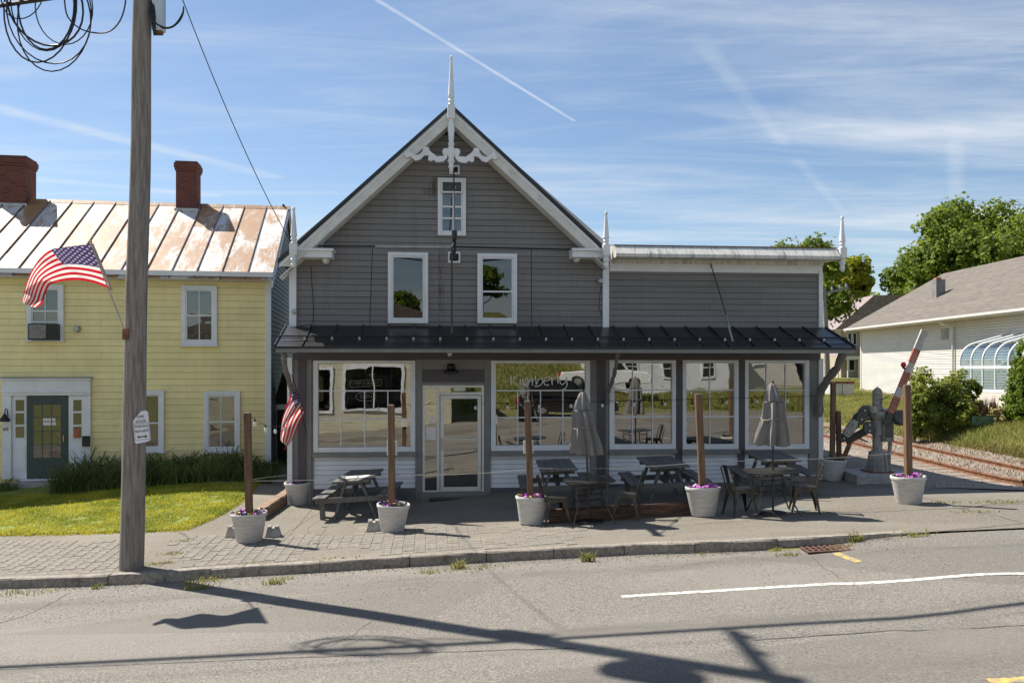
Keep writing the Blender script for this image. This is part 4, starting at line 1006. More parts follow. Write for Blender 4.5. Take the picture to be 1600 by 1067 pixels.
# ================================================================== YELLOW HOUSE
FY = Frame(-6.33, 22.3, 9.0)
yh = tag(empty('yellow_house', FY.o, FY.r), 'pale yellow clapboard house with rust-streaked white metal roof and green door', 'house')
HY = 3.85; UL = -9.6                               # half depth, left end
def yu(px, v=0.0): return FY.pu(px, v)
def yz(px, py, v=0.0): return FY.pz(px, py, v)
zEv = yz(424, 432); zRd = 0.5*(yz(456, 331, HY) + yz(100, 319, HY))
zg = -.6
MB().prism([(0.02, zg), (2*HY, zg), (2*HY, zEv), (HY, zRd-.10), (0.02, zEv)], UL, -.02, 'u').build('wall', m_jointshade, yh)
zt = yz(424, 441); z = yz(424, 752); CHY = (zt - z) / 31
zz0 = z
i = 0
while z < zt - .01:
    course(yh, UL, UL, yu(415.5), yu(415.5), z, min(z+CHY-.006, zt), m_yellow, .017, .019); z += CHY
MB().box(UL, 0, -.012, .03, zg, zz0-.004).build('foundation', m_concrete, yh)
MB().box(yu(415), 0.02, -.03, .02, zz0-.1, zt+.02).build('corner_board', m_white, yh)
MB().box(UL, 0.05, -.05, .02, zt+.001, zEv+.03).build('eave_frieze', m_white, yh)
MB().box(UL, 0.10, -.26, -.051, zEv+.0, zEv+.035).build('eave_soffit', m_white, yh)
MB().box(UL, 0.10, -.30, -.262, zEv-.05, zEv+.075).build('eave_fascia', m_white, yh)
# side wall of grey-blue boards (faces the grey shop)
z = zz0
while z < zRd - .15:
    z1 = z + .118; half = (2*HY if z < zEv else 0)
    a = 0.03 if z < zEv else HY * (z - zEv) / (zRd - zEv) + .03; b = 2*HY - a
    a1 = 0.03 if z1 < zEv else HY * (z1 - zEv) / (zRd - zEv) + .03; b1 = 2*HY - a1
    if b1 > a1:
        MB().add([(.018, a, z), (.018, b, z), (.003, b1, z1), (.003, a1, z1), (-.02, a, z), (-.02, b, z), (-.02, b1, z1), (-.02, a1, z1)],
             [(0,1,2,3), (0,4,5,1), (0,3,7,4), (1,5,6,2), (2,6,7,3)]).build('side_clapboard', m_bluegrey, yh)
    z += .128
# standing-seam roof: every sheet its own piece
rise = (zRd - zEv) / HY; ov = -.34
roof = empty('roof', (0, 0, 0), 0, yh); m_seam = PM('seam_metal', (0.16, 0.12, 0.10), .7, .3, 6, dirt=(.45, .42, .38), dirt_scale=3)
seams = [yu(p, ov) for p in (424.5, 384, 343, 303, 263.5, 223, 183, 143, 102, 61, 20, -21, -62, -103, -145)]
random.seed(4)
for k, (a, b) in enumerate(zip(seams[1:], seams)):
    cuts = [0.0] + sorted(random.uniform(.2, .8) for _ in range(random.choice((1, 2)))) + [1.0]
    if len(cuts) == 4 and cuts[2]-cuts[1] < .15: cuts.pop(2)
    for c0, c1 in zip(cuts, cuts[1:]):
        va, vb = ov + (HY - ov)*c0, ov + (HY - ov)*c1
        za, zb2 = zEv + .10 + va*rise, zEv + .10 + vb*rise; lift = .006*(1-c0)
        MB().prism([(va, za+lift), (vb, zb2+lift), (vb, zb2-.02), (va, za-.02)], a+.008, b-.008, 'u').build('roof_sheet', m_rustroof, roof)
    MB().prism([(ov-.01, zEv+.10+ov*rise+.045), (HY, zEv+.10+HY*rise+.045), (HY, zEv+.10+HY*rise-.01), (ov-.01, zEv+.10+ov*rise-.01)], a-.010, a+.010, 'u').build('roof_seam', m_seam, roof)
MB().prism([(HY, zEv+.09+HY*rise), (2*HY+.3, zEv+.09-.3*rise), (2*HY+.3, zEv+.05-.3*rise), (HY, zEv+.05+HY*rise)], UL, .12, 'u').build('back_slope', m_rustroof, roof)
MB().prism([(HY-.14, zEv+.10+(HY-.14)*rise+.012), (HY, zEv+.10+HY*rise+.05), (HY+.14, zEv+.10+(HY-.14)*rise+.012), (HY, zEv+.08+HY*rise)], UL, .13, 'u').build('ridge_cap', m_rustroof, roof)
# gable trim on the right end
for sg in (0, 1):
    v0_, v1_ = (ov, HY) if sg == 0 else (2*HY-ov, HY)
    z0_, z1_ = zEv + .05 + ov*rise, zEv + .05 + HY*rise
    MB().prism([(v0_, z0_), (v1_, z1_), (v1_, z1_-.16), (v0_, z0_-.16)], .06, .10, 'u').build('rake_board', m_white, yh)
# chimneys on the ridge
def chimney(px0, px1, py0, py1):
    vc = HY; a, b = yu(px0, vc-.35), yu(px1, vc-.35); zt_, zb_ = yz((px0+px1)/2, py0, vc-.35), yz((px0+px1)/2, py1, vc-.35)
    w = b - a; mb = MB(); mb.box(a+.05, b-.05, vc-.35, vc-.35+w-.1, zb_-.9, zt_-.28); mb.box(a+.02, b-.02, vc-.38, vc-.38+w-.04, zt_-.279, zt_-.20); mb.box(a, b, vc-.40, vc-.40+w, zt_-.199, zt_-.06); mb.box(a+.03, b-.03, vc-.37, vc-.37+w-.06, zt_-.059, zt_)
    k = mb.build('chimney', m_brick, yh)
    MB().box(a+.01, b-.01, vc-.39, vc-.36+w-.05, zb_-.10, zb_+.08).build('flashing', m_steel, k)
chimney(272, 310, 252, 330); chimney(-8, 43, 243, 322)
MB().tube([(yu(443, HY), HY, zRd), (yu(443, HY), HY, zRd+.2)], .035, 8).build('vent_pipe', m_black, yh)
# windows
window(yh, FY, (283, 339, 446, 539), casing=.11, rails=(493,), cols=(311,), glassm=m_glass, back=m_blind)
window(yh, FY, (41, 99, 444, 532), casing=.11, rails=(486, 503), cols=(70,), glassm=m_glass, back=m_curtain)
window(yh, FY, (318, 375, 611, 706), casing=.11, rails=(659,), cols=(345,), glassm=m_glass, back=m_curtain)
window(yh, FY, (199, 256, 610, 706), casing=.11, rails=(661,), cols=(227,), glassm=m_glass, back=m_curtain)
# air conditioner hanging out of the upper left window
ac = tag(empty('window_air_conditioner', FY.o, FY.r), 'grey box air conditioner in the upper window behind the big flag', 'air conditioner')
a, b = yu(46, -.2), yu(91, -.2); z0_, z1_ = yz(68, 531, -.2), yz(68, 506, -.2)
MB().box(a, b, -.32, -.03, z0_, z1_).build('case', m_black, ac, bevel=.01)
MB().box(a+.03, a+(b-a)*.64, -.332, -.321, z0_+.03, z1_-.03).build('grille', m_acgrey, ac)
for i in range(9): MB().box(a+.04, a+(b-a)*.62, -.338, -.3325, z0_+.045+i*.032, z0_+.055+i*.032).build('louvre', m_acgrey, ac)
# dryer vent
mb = MB(); u_, z_ = FY.pix(119, 514, -.1); mb.lathe([(.09, 0), (.085, .05), (.06, .11), (.02, .13)], (0, 0, 0), 14); mb.v = [(u_+x, -.01-q, z_+y) for x, y, q in mb.v]; mb.build('wall_vent', m_steel, yh)
# door surround
def ypan(name, mat, x0, x1, y0, y1, v0, v1, parent=None, bev=0.004):
    pc = (x0+x1)/2
    return MB().box(yu(x0), yu(x1), v0, v1, yz(pc, y1), yz(pc, y0)).build(name, mat, parent or yh, bevel=bev)
sur = ypan('door_surround', m_white, 5, 143, 593, 617.5, -.10, .0)
ypan('cap_moulding', m_white, 3, 145, 590.5, 592.8, -.16, .0, sur); ypan('cap_flashing', m_black, 2, 146, 589.3, 590.3, -.17, 0, sur)
ypan('header_moulding', m_white, 4, 144, 610, 612.5, -.13, -.101, sur)
ypan('pilaster', m_white, 5.5, 19.5, 617.8, 748, -.085, .0, sur); ypan('pilaster', m_white, 129.5, 143, 617.8, 748, -.085, .0, sur)
ypan('side_panel', m_white, 19.8, 42.5, 617.8, 748, -.03, .0, sur); ypan('side_panel', m_white, 107.5, 129.2, 617.8, 748, -.03, .0, sur)
for x0, x1 in ((25.5, 39), (115.5, 128.3)):
    ypan('side_light_frame', m_white, x0-2.5, x1+2.0, 622, 686, -.045, -.031, sur)
    for y0, y1 in ((624.5, 642), (645, 663), (666, 683.5)): ypan('pane', m_glass, x0, x1, y0, y1, -.049, -.046, sur, 0); ypan('pane_back', m_dark, x0, x1, y0, y1, -.0458, -.0452, sur, 0)
for x0, x1 in ((22, 41), (110, 127.5)): ypan('raised_panel', m_white, x0, x1, 696, 733, -.042, -.031, sur)
gd = ypan('green_door', m_green, 43, 107, 618, 747, -.05, .0)
ypan('door_moulding', m_green, 50.5, 98.5, 626.5, 630.5, -.062, -.051, gd)
ypan('bottom_panel', m_green, 52, 98, 722, 739, -.060, -.051, gd)
ypan('door_glass', m_glass, 54, 96.5, 632, 714.5, -.058, -.054, gd, 0); ypan('glass_back', m_screen_shade, 54, 96.5, 632, 714.5, -.0535, -.051, gd, 0)
for x in (67.5, 82): ypan('glazing_bar', m_green, x-.6, x+.6, 632, 714.5, -.064, -.0585, gd, 0)
for y in (652, 673.5, 694): ypan('glazing_bar', m_green, 54, 96.5, y-.7, y+.7, -.0645, -.059, gd, 0)
ypan('window_sticker', m_paper, 68.5, 88.5, 659, 664, -.0605, -.0584, gd, 0); ypan('window_sticker', m_paper, 68.5, 88, 653, 657.5, -.0605, -.0584, gd, 0)
MB().tube([(yu(101.5), -.052, yz(101, 690)), (yu(101.5), -.10, yz(101, 689)), (yu(101.5), -.10, yz(101, 680)), (yu(101.5), -.052, yz(101, 679))], .012, 6).build('handle', m_gold, gd)
ypan('door_step', m_concrete, 30, 118, 749.5, 772, -.55, -.02); ypan('door_sill', m_white, 34, 116, 747.3, 749.3, -.16, .0)
text_on('60', .13, yh, 'house_number', m_black, yu(11), -.088, yz(11, 670), .006)
mb = MB(); u_, z_ = FY.pix(8, 652, -.2)
mb.tube([(u_+.02, -.09, z_+.02), (u_+.02, -.14, z_+.2), (u_+.01, -.2, z_+.22), (u_, -.23, z_+.1)], .012, 6); mb.lathe([(.13, -.10), (.11, -.04), (.05, .04), (.02, .10)], (u_, -.23, z_), 14); mb.build('wall_lantern', m_black, yh)
mb = MB(); a, b = yu(129.5, -.1), yu(141, -.1); mb.box(a, b, -.18, -.088, yz(135, 697, -.1), yz(135, 683, -.1)); mb.box(a-.01, b+.01, -.20, -.088, yz(135, 682.6, -.1), yz(135, 681, -.1)); mb.build('mailbox', m_black, yh, bevel=.01)
flg = ypan('door_garland', m_orange, 116, 126, 668, 684, -.06, -.052, sur)
# lean-to closing the alley between the houses
al = tag(empty('alley_lean_to', FY.o, FY.r), 'dark shadowed lean-to with a white beam in the gap between yellow house and grey shop', 'shed')
a, b = .03, yu(470, 1.2); vA = 1.2
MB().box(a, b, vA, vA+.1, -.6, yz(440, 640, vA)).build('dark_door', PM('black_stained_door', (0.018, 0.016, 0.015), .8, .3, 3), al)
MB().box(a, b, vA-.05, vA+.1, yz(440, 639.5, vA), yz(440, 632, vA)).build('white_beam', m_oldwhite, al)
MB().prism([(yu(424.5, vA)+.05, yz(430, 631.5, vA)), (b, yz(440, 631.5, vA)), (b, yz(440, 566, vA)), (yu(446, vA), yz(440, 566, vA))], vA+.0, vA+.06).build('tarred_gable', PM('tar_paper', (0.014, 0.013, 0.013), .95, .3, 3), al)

# strap-leaved plants along the wall
rnd = random.Random(21)
pts = []
for px0, px1, py, hmin, hmax, n in ((62, 200, 786, .5, .95, 2700), (200, 330, 784, .4, .85, 2200), (330, 412, 778, .25, .6, 1200), (-30, 28, 770, .2, .4, 350)):
    for _ in range(n):
        px = rnd.uniform(px0, px1); g = G(px, py - 4)
        u, v = FY.loc(g.x, g.y); v = rnd.uniform(-2.0, -.15) if px > 30 else rnd.uniform(-.9, -.2)
        w = FY.w(u, v, 0); clump = .75 + .5 * noise.noise((w.x*2.2, w.y*2.2, 0))
        pts.append((w.x, w.y, gz(w.x, w.y), rnd.uniform(hmin, hmax) * clump / .5))
tag(blades('strap_leaf_bed', m_strap, pts, .5, .028, 0.95, seg=4, seed=9), 'dark strap-leaved plants growing in the bed along the yellow house wall', 'plants', kind='stuff')
# ================================================================== UTILITY POLE, WIRES, FLAGS
PB = G(205, 888); PYp = PB.y
def pole_at(z):                                    # the pole leans slightly to the right
    t = (z - PB.z); return Vector((PB.x + .0255 * t, PYp - .01 * t, z))
up = tag(empty('utility_pole', PB), 'tall weathered grey wooden utility pole at the kerb', 'utility pole')
mb = MB(); zs = frange(-.25, 12.4, 26)
mb.tube([pole_at(PB.z + z) - PB + Vector((.01*math.sin(z*1.3), .006*math.cos(z*2), 0)) for z in zs], [.178 - .0052*max(0, z) for z in zs], 20); mb.build('pole_shaft', m_pole, up)
def pl(x, y, z): return pole_at(z) - PB + Vector((x, y, 0))
mb = MB(); t0 = 11.6; mb.beam(pl(.12, -1.25, t0), pl(.12, 1.25, t0), .10, .12); mb.build('crossarm', m_pole, up)
for yy in (-1.1, -.5, .6, 1.1): MB().lathe([(.05, 0), (.06, .05), (.03, .09), (.055, .12), (.02, .17)], pl(.12, yy, t0+.06), 10).build('insulator', m_steel, up)
MB().lathe([(.20, 0), (.24, .05), (.24, .78), (.20, .86), (.05, .90)], pl(.10, -.50, 9.7), 18).build('transformer', m_steel, up)
MB().beam(pl(.0, -.1, 10.1), pl(.1, -.35, 10.1), .08, .2).build('transformer_bracket', m_steel, up)
# terminal box with its hanging loops
q = P(249, 25, PYp - .1) - PB
MB().box(q.x-.085, q.x+.085, q.y-.09, q.y+.05, q.z-.25, q.z+.5).build('terminal_box', m_bluewhite, up, bevel=.015)
MB().box(q.x-.06, q.x+.05, q.y-.08, q.y+.03, q.z-.29, q.z-.251).build('terminal_base', m_rust, up)
def PL(px, py, dy=-.15): return P(px, py, PYp + dy) - PB
mb = MB(); cc = PL(260, 16, -.26); rr = .255
mb.tube([cc + Vector((rr*math.cos(a), .03*math.sin(3*a), rr*math.sin(a))) for a in [math.pi*(.05 - 1.05*k/22) for k in range(23)]], .012, 6)
mb.tube([cc + Vector((rr*.94*math.cos(a), .05+.03*math.sin(2*a), rr*1.02*math.sin(a))) for a in [math.pi*(.1 - 1.1*k/22) for k in range(23)]], .009, 6); mb.build('drip_loop', m_black, up)
mb = MB()
for k in range(5): mb.tube([PL(236+k*1.2, -6+k, -.17), PL(234+k*2, 15+k*3, -.2), PL(238+k, 40+k*2, -.2), PL(241+k*.4, 56, -.18)], .012, 5)
mb.build('cable_bundle', m_black, up)
# street sign on the pole
ps = tag(empty('parking_sign', PB), 'small bent white parking sign with black lettering nailed to the pole', 'sign')
sd = -.185
SP = lambda px, py: P(px, py, PYp + sd) - PB
c = SP(221, 667)
ang = R(8); c2, s2 = math.cos(ang), math.sin(ang)
W, H = .112, .245
mb = MB(); out = [(-W, -H+.03), (-W+.02, -H), (W-.03, -H+.02), (W, -H+.05), (W, H-.03), (W-.03, H), (.01, H-.01), (-W+.01, H-.13), (-W, H-.17)]
mb.prism([(x, z) for x, z in out], -.004, .004); k = mb.build('sign_plate', m_white, ps)
def on_sign(s, size, z, name='lettering'):
    mb = text_mb(s, size, .001); mb.v = [(x*.8, -.0055 - d, z + y) for x, y, d in mb.v]; mb.build(name, m_black, ps)
on_sign('ONE', .062, .155); on_sign('HOUR', .062, .085); on_sign('PARKING', .056, .012); on_sign('8AM-6PM', .056, -.062)
mb = MB(); z_ = -.145; mb.prism([(-.075, z_), (-.04, z_+.025), (-.04, z_+.008), (.04, z_+.008), (.04, z_+.025), (.075, z_), (.04, z_-.025), (.04, z_-.008), (-.04, z_-.008), (-.04, z_-.025)], -.0058, -.0042); mb.build('arrow', m_black, ps)
mb = MB(); ring(mb, -W+.008, W-.008, -H+.055, H-.185, .004, -.0055, -.0042); mb.build('sign_border', m_black, ps)
for o in list(ps.children):
    o.location = c; o.rotation_euler = (0, R(-5), R(14))

# flag on the pole
def flag_mesh(name, cols, parent, n=36, m=20, u0=0.0):
    """cols(s, t) -> point, s along the fly 0..1, t from top 0 to bottom 1"""
    mb = MB(); uv = []
    for i in range(n+1):
        for j in range(m+1): mb.v.append(tuple(cols(i/n, j/m))); uv.append((u0 + (1-u0)*i/n, j/m))
    for i in range(n):
        for j in range(m): a = i*(m+1)+j; mb.f.append((a, a+m+1, a+m+2, a+1))
    mb.uv = uv; mb.smooth = True; return mb.build(name, m_flag, parent)
def interp(pts, t):
    L = [0]
    for a, b in zip(pts, pts[1:]): L.append(L[-1] + math.dist(a, b))
    d = t * L[-1]
    for i in range(len(pts)-1):
        if d <= L[i+1] or i == len(pts)-2:
            f = (d - L[i]) / (L[i+1] - L[i] + 1e-9); p0 = pts[max(i-1, 0)]; p1, p2 = pts[i], pts[i+1]; p3 = pts[min(i+2, len(pts)-1)]
            return tuple(.5*((2*p1[k]) + (-p0[k]+p2[k])*f + (2*p0[k]-5*p1[k]+4*p2[k]-p3[k])*f*f + (-p0[k]+3*p1[k]-3*p2[k]+p3[k])*f**3) for k in range(len(p1)))
f1 = tag(empty('pole_flag', PB), 'large American flag streaming left from a staff on the utility pole', 'flag')
top = [(142, 381), (118, 384), (96, 387), (80, 390), (64, 402), (51, 420), (42, 440), (36, 462), (35, 472)]
bot = [(172, 452), (150, 443), (125, 438), (100, 439), (80, 444), (74, 452), (70, 462), (66, 474), (57, 481)]
def f1c(s, t):
    a, b = interp(top, s), interp(bot, s)
    bulge = math.sin(math.pi*t) * (s > 0) * (8*s)
    x = a[0]+(b[0]-a[0])*t - bulge*.5; y = a[1]+(b[1]-a[1])*t - math.sin(math.pi*t)*9*s*(1-s)
    dep = PYp - .25 - .45*(1-t)*(1-.4*s) - .32*s + .10*math.sin(s*9 + t*2.2) * (.3+s) + .10*math.sin(s*16 + t*5) * s
    return P(x, y, dep) - PB
flag_mesh('flag_cloth', f1c, f1)
a_, b_ = P(195, 517, PYp-.19) - PB, P(142, 380, PYp-.70) - PB
MB().tube([a_, b_], .011, 8).build('staff', m_steel, f1); MB().ball(b_ + Vector((0, 0, .02)), .022, 8).build('staff_finial', m_gold, f1)
MB().tube([P(173, 453, PYp-.24)-PB + Vector((.012, 0, 0)), P(143, 381, PYp-.70)-PB + Vector((.012, 0, 0))], .016, 8).build('flag_sleeve', PM('canvas_heading', (.42, .38, .33), .8), f1)
MB().box(a_.x-.03, a_.x+.06, a_.y-.02, a_.y+.05, a_.z-.13, a_.z+.03).build('staff_bracket', m_rust, f1)
# flag hanging from the awning brace
f2 = tag(empty('shop_flag', FB.w(U(465), -.6, gz(-4.6, 17.6))), 'smaller American flag drooping beside the left end of the shop awning', 'flag')
o2 = f2.location
top2 = [(461, 607), (450, 626), (440, 652), (438, 672), (440, 682)]; bot2 = [(476, 648), (468, 660), (461, 674), (454, 690), (445, 703)]
Yf = 17.35
def f2c(s, t):
    a, b = interp(top2, s), interp(bot2, s)
    x = a[0]+(b[0]-a[0])*t + 3*math.sin(t*7+s*3)*s; y = a[1]+(b[1]-a[1])*t
    return P(x, y, Yf + .10*math.sin(t*9 + s*4) + .05*math.sin(t*17)*s) - o2
flag_mesh('flag_cloth', f2c, f2, u0=.27)
MB().tube([P(456, 585, Yf+.1)-o2, P(464, 612, Yf+.03)-o2, P(479, 678, Yf)-o2], .010, 6).build('staff', m_black, f2)

# overhead cables (they run above the frame and throw the long shadows)
def span(name, label, p, sag, r, cat='cable'):
    pts = [Vector(a) for a in p]; fine = []
    for i in range(len(pts)-1):
        for k in range(16):
            t = k/16; q = pts[i].lerp(pts[i+1], t); q.z -= sag*4*t*(1-t); fine.append(q)
    fine.append(pts[-1]); return tag(MB().tube(fine, r, 6).build(name, m_black), label, cat, 'overhead street cables')
zc_ = P(0, 9, PYp).z
Lw = Vector((-34, PYp+1.2, zc_-.5)); Mw = P(228, -24, PYp-.2); Rw = Vector((30, PYp-.6, 10.0))
lft = P(0, 9, PYp-.2)
span('telephone_cable', 'thick black cable running left to right past the pole top, lowest of the street cables', [lft + (lft - Mw)*5, lft, Mw, Rw], .0, .034)
span('telephone_cable', 'second black cable just above the lowest street cable', [lft + (lft - Mw)*5 + Vector((0, .12, .22)), Mw + Vector((0, .15, .25)), Rw + Vector((0, .2, .3))], .02, .026)
for dy, h in ((-1.1, 11.8), (1.1, 11.8)):
    c0 = pole_at(h) + Vector((.12, dy, .1)); span('power_line', 'thin power line on the %s end of the crossarm above the frame' % ('near' if dy < 0 else 'far'), [c0 + Vector((-40, .5, .5)), c0, c0 + Vector((40, -.5, .5))], .5, .008, 'power line')
c0 = P(283, -6, PYp+.1); c1 = FB.w(U(466, -.2), -.2, FB.pz(466, 398, -.2)); pts = [c0.lerp(c1, k/14) - Vector((0, 0, .9*4*(k/14)*(1-k/14)*.28)) for k in range(15)]
tag(MB().tube(pts, .008, 5).build('service_wire', m_black), 'thin service wire sagging from the utility pole to the grey shop corner', 'wire')
# coiled slack cable hung on the strand
cl_ = tag(empty('cable_coil', P(75, 0, PYp-.2)), 'black coiled slack cable hanging in loops at the top left', 'cable coil'); oc = cl_.location
random.seed(12)
for cx, cy, rx, ry, r in ((72, 8, 44, 70, .014), (62, 12, 56, 86, .013), (85, 30, 58, 82, .011), (76, 22, 66, 78, .011), (70, 6, 60, 66, .016), (100, 12, 45, 58, .009), (68, 0, 52, 80, .010), (35, -12, 34, 42, .009)):
    ph = random.uniform(-.2, .2); pts = []
    for k in range(29):
        a = 2*math.pi*k/28; pts.append(P(cx + rx*math.cos(a+ph), cy + ry*math.sin(a), PYp - .2 + .06*math.sin(a*2+ph*5)) - oc)
    MB().tube(pts, r, 6, cap=False).build('loop', m_black, cl_)
mb = MB(); pts = [P(x, y, PYp-.25) - oc for x, y in ((100, -10), (105, 25), (125, 45), (150, 52), (172, 49), (188, 32), (196, 5), (194, -12))]; mb.tube([Vector(interp([tuple(p) for p in pts], k/24)) for k in range(25)], .011, 6); mb.build('loop_tail', m_black, cl_)

# ================================================================== PLANTERS, POSTS, STRINGS
def make_planter(seed):
    rnd = random.Random(seed); t = empty('planter')
    prof = [(.205, 0), (.213, .015), (.285, .42), (.292, .435), (.300, .44), (.304, .455), (.304, .485), (.297, .495), (.280, .494), (.272, .47), (.268, .43)]
    MB().lathe(prof, n=32, cap=False).build('pot', m_pot, t)
    MB().lathe([(.001, .438), (.15, .44), (.269, .432)], n=20, cap=False).build('soil', m_soil, t)
    MB().lathe([(.001, .002), (.206, .002)], n=20, cap=False).build('pot_base', m_pot, t)
    mb = MB()
    for _ in range(90):
        a = rnd.uniform(0, 6.28); r = rnd.uniform(.05, .27); z = .44 + rnd.uniform(0, .07); x, y = r*math.cos(a), r*math.sin(a)
        b = rnd.uniform(0, 6.28); l = .03; mb.add([(x, y, z), (x+l*math.cos(b), y+l*math.sin(b), z+.02), (x+l*1.6*math.cos(b+.5), y+l*1.6*math.sin(b+.5), z+.005), (x+l*math.cos(b+1), y+l*math.sin(b+1), z-.01)], [(0,1,2,3)])
    tag(mb.build('foliage', m_leafpot, t), kind='stuff')
    return t
def add_flowers(t, seed, dens, pal):
    rnd = random.Random(seed)
    for _ in range(dens):
        a = rnd.uniform(0, 6.28); r = rnd.uniform(.08, .275); x, y = r*math.cos(a), r*math.sin(a); z = .475 + rnd.uniform(.0, .06)
        mb = MB(); tilt = Vector((rnd.uniform(-.6, .6), rnd.uniform(-.9, .2), 1)).normalized(); e1 = tilt.cross(Vector((1, 0, 0))).normalized(); e2 = tilt.cross(e1)
        R0 = rnd.uniform(.026, .042); c = Vector((x, y, z)); vs = [c - tilt*.012]
        for k in range(10): rr = R0*(1.15 if k % 2 == 0 else .8); b = k*math.pi/5; vs.append(c + e1*rr*math.cos(b) + e2*rr*math.sin(b))
        mb.add(vs, [(0, 1+k, 1+(k+1) % 10) for k in range(10)]); mb.build('flower', m_petal[rnd.choice(pal)], t)
POTS = [((390, 845), 'leftmost front pot, white planter beside two concrete blocks near the lawn', (0, 1, 2, 2, 3), 26, 1), ((613, 829), 'white planter of dark purple flowers before the picnic table left of the door', (2, 2, 1, 0, 3), 26, 2), ((830, 818), 'white planter of magenta and yellow flowers at the left end of the long dark timber', (0, 0, 1, 0, 3), 46, 3),
        ((1099, 805), 'white planter of pink flowers at the right end of the long dark timber', (0, 0, 1, 2), 40, 4), ((1420, 786), 'white planter of purple flowers standing far right, beside the crossing signal', (1, 0, 2), 30, 5),
        ((466, 787), 'white planter against the left corner of the grey shop beneath the small flag', (1, 2, 0), 26, 6), ((1300, 750), 'white planter at the right corner of the grey shop holding two posts', (2, 1), 5, 7)]
POTP = []
for (px, py), lab, pal, n, sd_ in POTS:
    g = G(px, py); t = make_planter(sd_); t.location = g + Vector((0, 0, .003)); t.rotation_euler = (.012*math.sin(sd_*3), -.045 + .015*math.cos(sd_*5), sd_*1.3)
    sc_ = {0: 1.0, 3: .98, 4: .97}.get(sd_-1, .95); t.scale = (sc_,)*3
    add_flowers(t, sd_*7, int(n*1.4), pal); tag(t, lab, 'planter', 'white planters around the terrace'); POTP.append(g)
# posts: top in photo pixels
POSTS = [(0, (386.5, 645), 'front-row brown post nearest the lawn, rising from the leftmost planter'), (1, (611, 633), 'front-row brown post in front of the left shop window'), (2, (824, 627), 'front-row brown post in front of the window right of the door'), (3, (1091, 616), 'front-row brown post in front of the narrow middle window of the wing'),
         (4, (1417, 602), 'front-row brown post far right, in front of the grass bank'), (5, (462, 612), 'brown post in the corner planter below the small flag'), (6, (1302, 598), 'taller dark post in the planter at the right corner of the shop')]
TOPS = []
for i, (px, py), lab in POSTS:
    g = POTP[i]; b = Vector((0, 0, .40)); tz = P(px, py, g.y); top_ = Vector((tz.x - g.x, 0, tz.z - g.z)); b.x = top_.x*.15
    o = tag(empty('wooden_post', g + Vector((0, 0, 0))), lab, 'post', 'brown posts in the planters')
    w = .108 if i < 5 else .098
    MB().beam(b, top_, w, w, up=(0, 1, 0)).build('post_shaft', m_post, o, bevel=.006)
    MB().box(top_.x-w*.35, top_.x+w*.35, -w*.35, w*.35, top_.z+.001, top_.z+.012).build('post_cap', m_steel, o)
    TOPS.append(g + top_)
o = tag(empty('wooden_post', POTP[6] + Vector((.16, .0, 0))), 'shorter dark post beside the taller one at the shop corner', 'post', 'brown posts in the planters')
MB().beam((0, 0, .40), (-.02, 0, 1.55), .09, .09, up=(0, 1, 0)).build('post_shaft', m_post, o)
# small white boards on two posts
for i, (x0, x1, y0, y1), lab in ((1, (604.5, 620.5, 689, 711), 'small white board on the back of the post before the left window'), (2, (817.5, 833.5, 688, 708.5), 'small white board on the back of the post before the name-sign window')):
    g = POTP[i]; Y = g.y + .075; a, b = P(x0, y1, Y), P(x1, y0, Y)
    bd = tag(empty('notice_board', (a + b)/2), lab, 'sign', 'white boards on posts')
    w, h = (b.x-a.x)/2, (b.z-a.z)/2
    MB().box(-w, w, -.008, .008, -h, h).build('board', m_white, bd, bevel=.004)
    MB().box(-.02, .02, -.022, -.009, -h*.5, h*.5).build('batten', m_post, bd)
# rope strung low between the posts, light strings higher
def on_post(i, py): g = POTP[i]; tz = TOPS[i]; zz_ = CAMZ - (py-CY)*g.y/F; f = (zz_-g.z)/(tz.z-g.z); return Vector((g.x+(tz.x-g.x)*f, g.y, zz_))
def hang(name, label, a, b, sag, r, mat, cat, grp, n=14):
    pts = [a.lerp(b, k/n) - Vector((0, 0, sag*4*(k/n)*(1-k/n))) for k in range(n+1)]; o = tag(MB().tube(pts, r, 5).build(name, mat), label, cat, grp); return o, pts
for i, j, y0, y1, sg_, lab in ((0, 1, 751, 742, .03, 'pale rope between the lawn-side front post and the next post'), (1, 2, 741, 733, .04, 'pale rope strung across in front of the shop door'), (2, 3, 731, 722, .05, 'pale rope in front of the left bistro table'),
       (3, 4, 720, 706, .05, 'pale rope in front of the right bistro table'), (0, 5, 750, 742, -.02, 'pale rope from the front-left post back to the corner planter post')):
    hang('rope', lab, on_post(i, y0), on_post(j, y1), sg_, .0045, m_rope, 'rope', 'ropes between the posts')
def lights(name, label, a, b, sag, n):
    t = tag(empty(name, a), label, 'string lights', 'light strings on the posts')
    pts = [(a.lerp(b, k/30) - Vector((0, 0, sag*4*(k/30)*(1-k/30)))) - a for k in range(31)]
    MB().tube(pts, .004, 4).build('light_wire', m_black, t)
    for k in range(n):
        f = (k+.5)/n; p = a.lerp(b, f) - Vector((0, 0, sag*4*f*(1-f))) - a
        so = MB().tube([p, p - Vector((0, 0, .05))], .014, 6).build('socket', m_black, t)
        MB().lathe([(.005, -.135), (.025, -.125), (.033, -.10), (.026, -.065), (.014, -.05)], p, 8).build('bulb', m_bulb, t)
lights('string_lights', 'string of clear bulbs stretched along the shop front between the two corner posts', on_post(5, 634), on_post(6, 618), .03, 17)
lights('string_lights', 'short string of clear bulbs from the lawn-side front post back to the shop corner', on_post(0, 647) + Vector((.03, 0, 0)), on_post(5, 650), .22, 5)

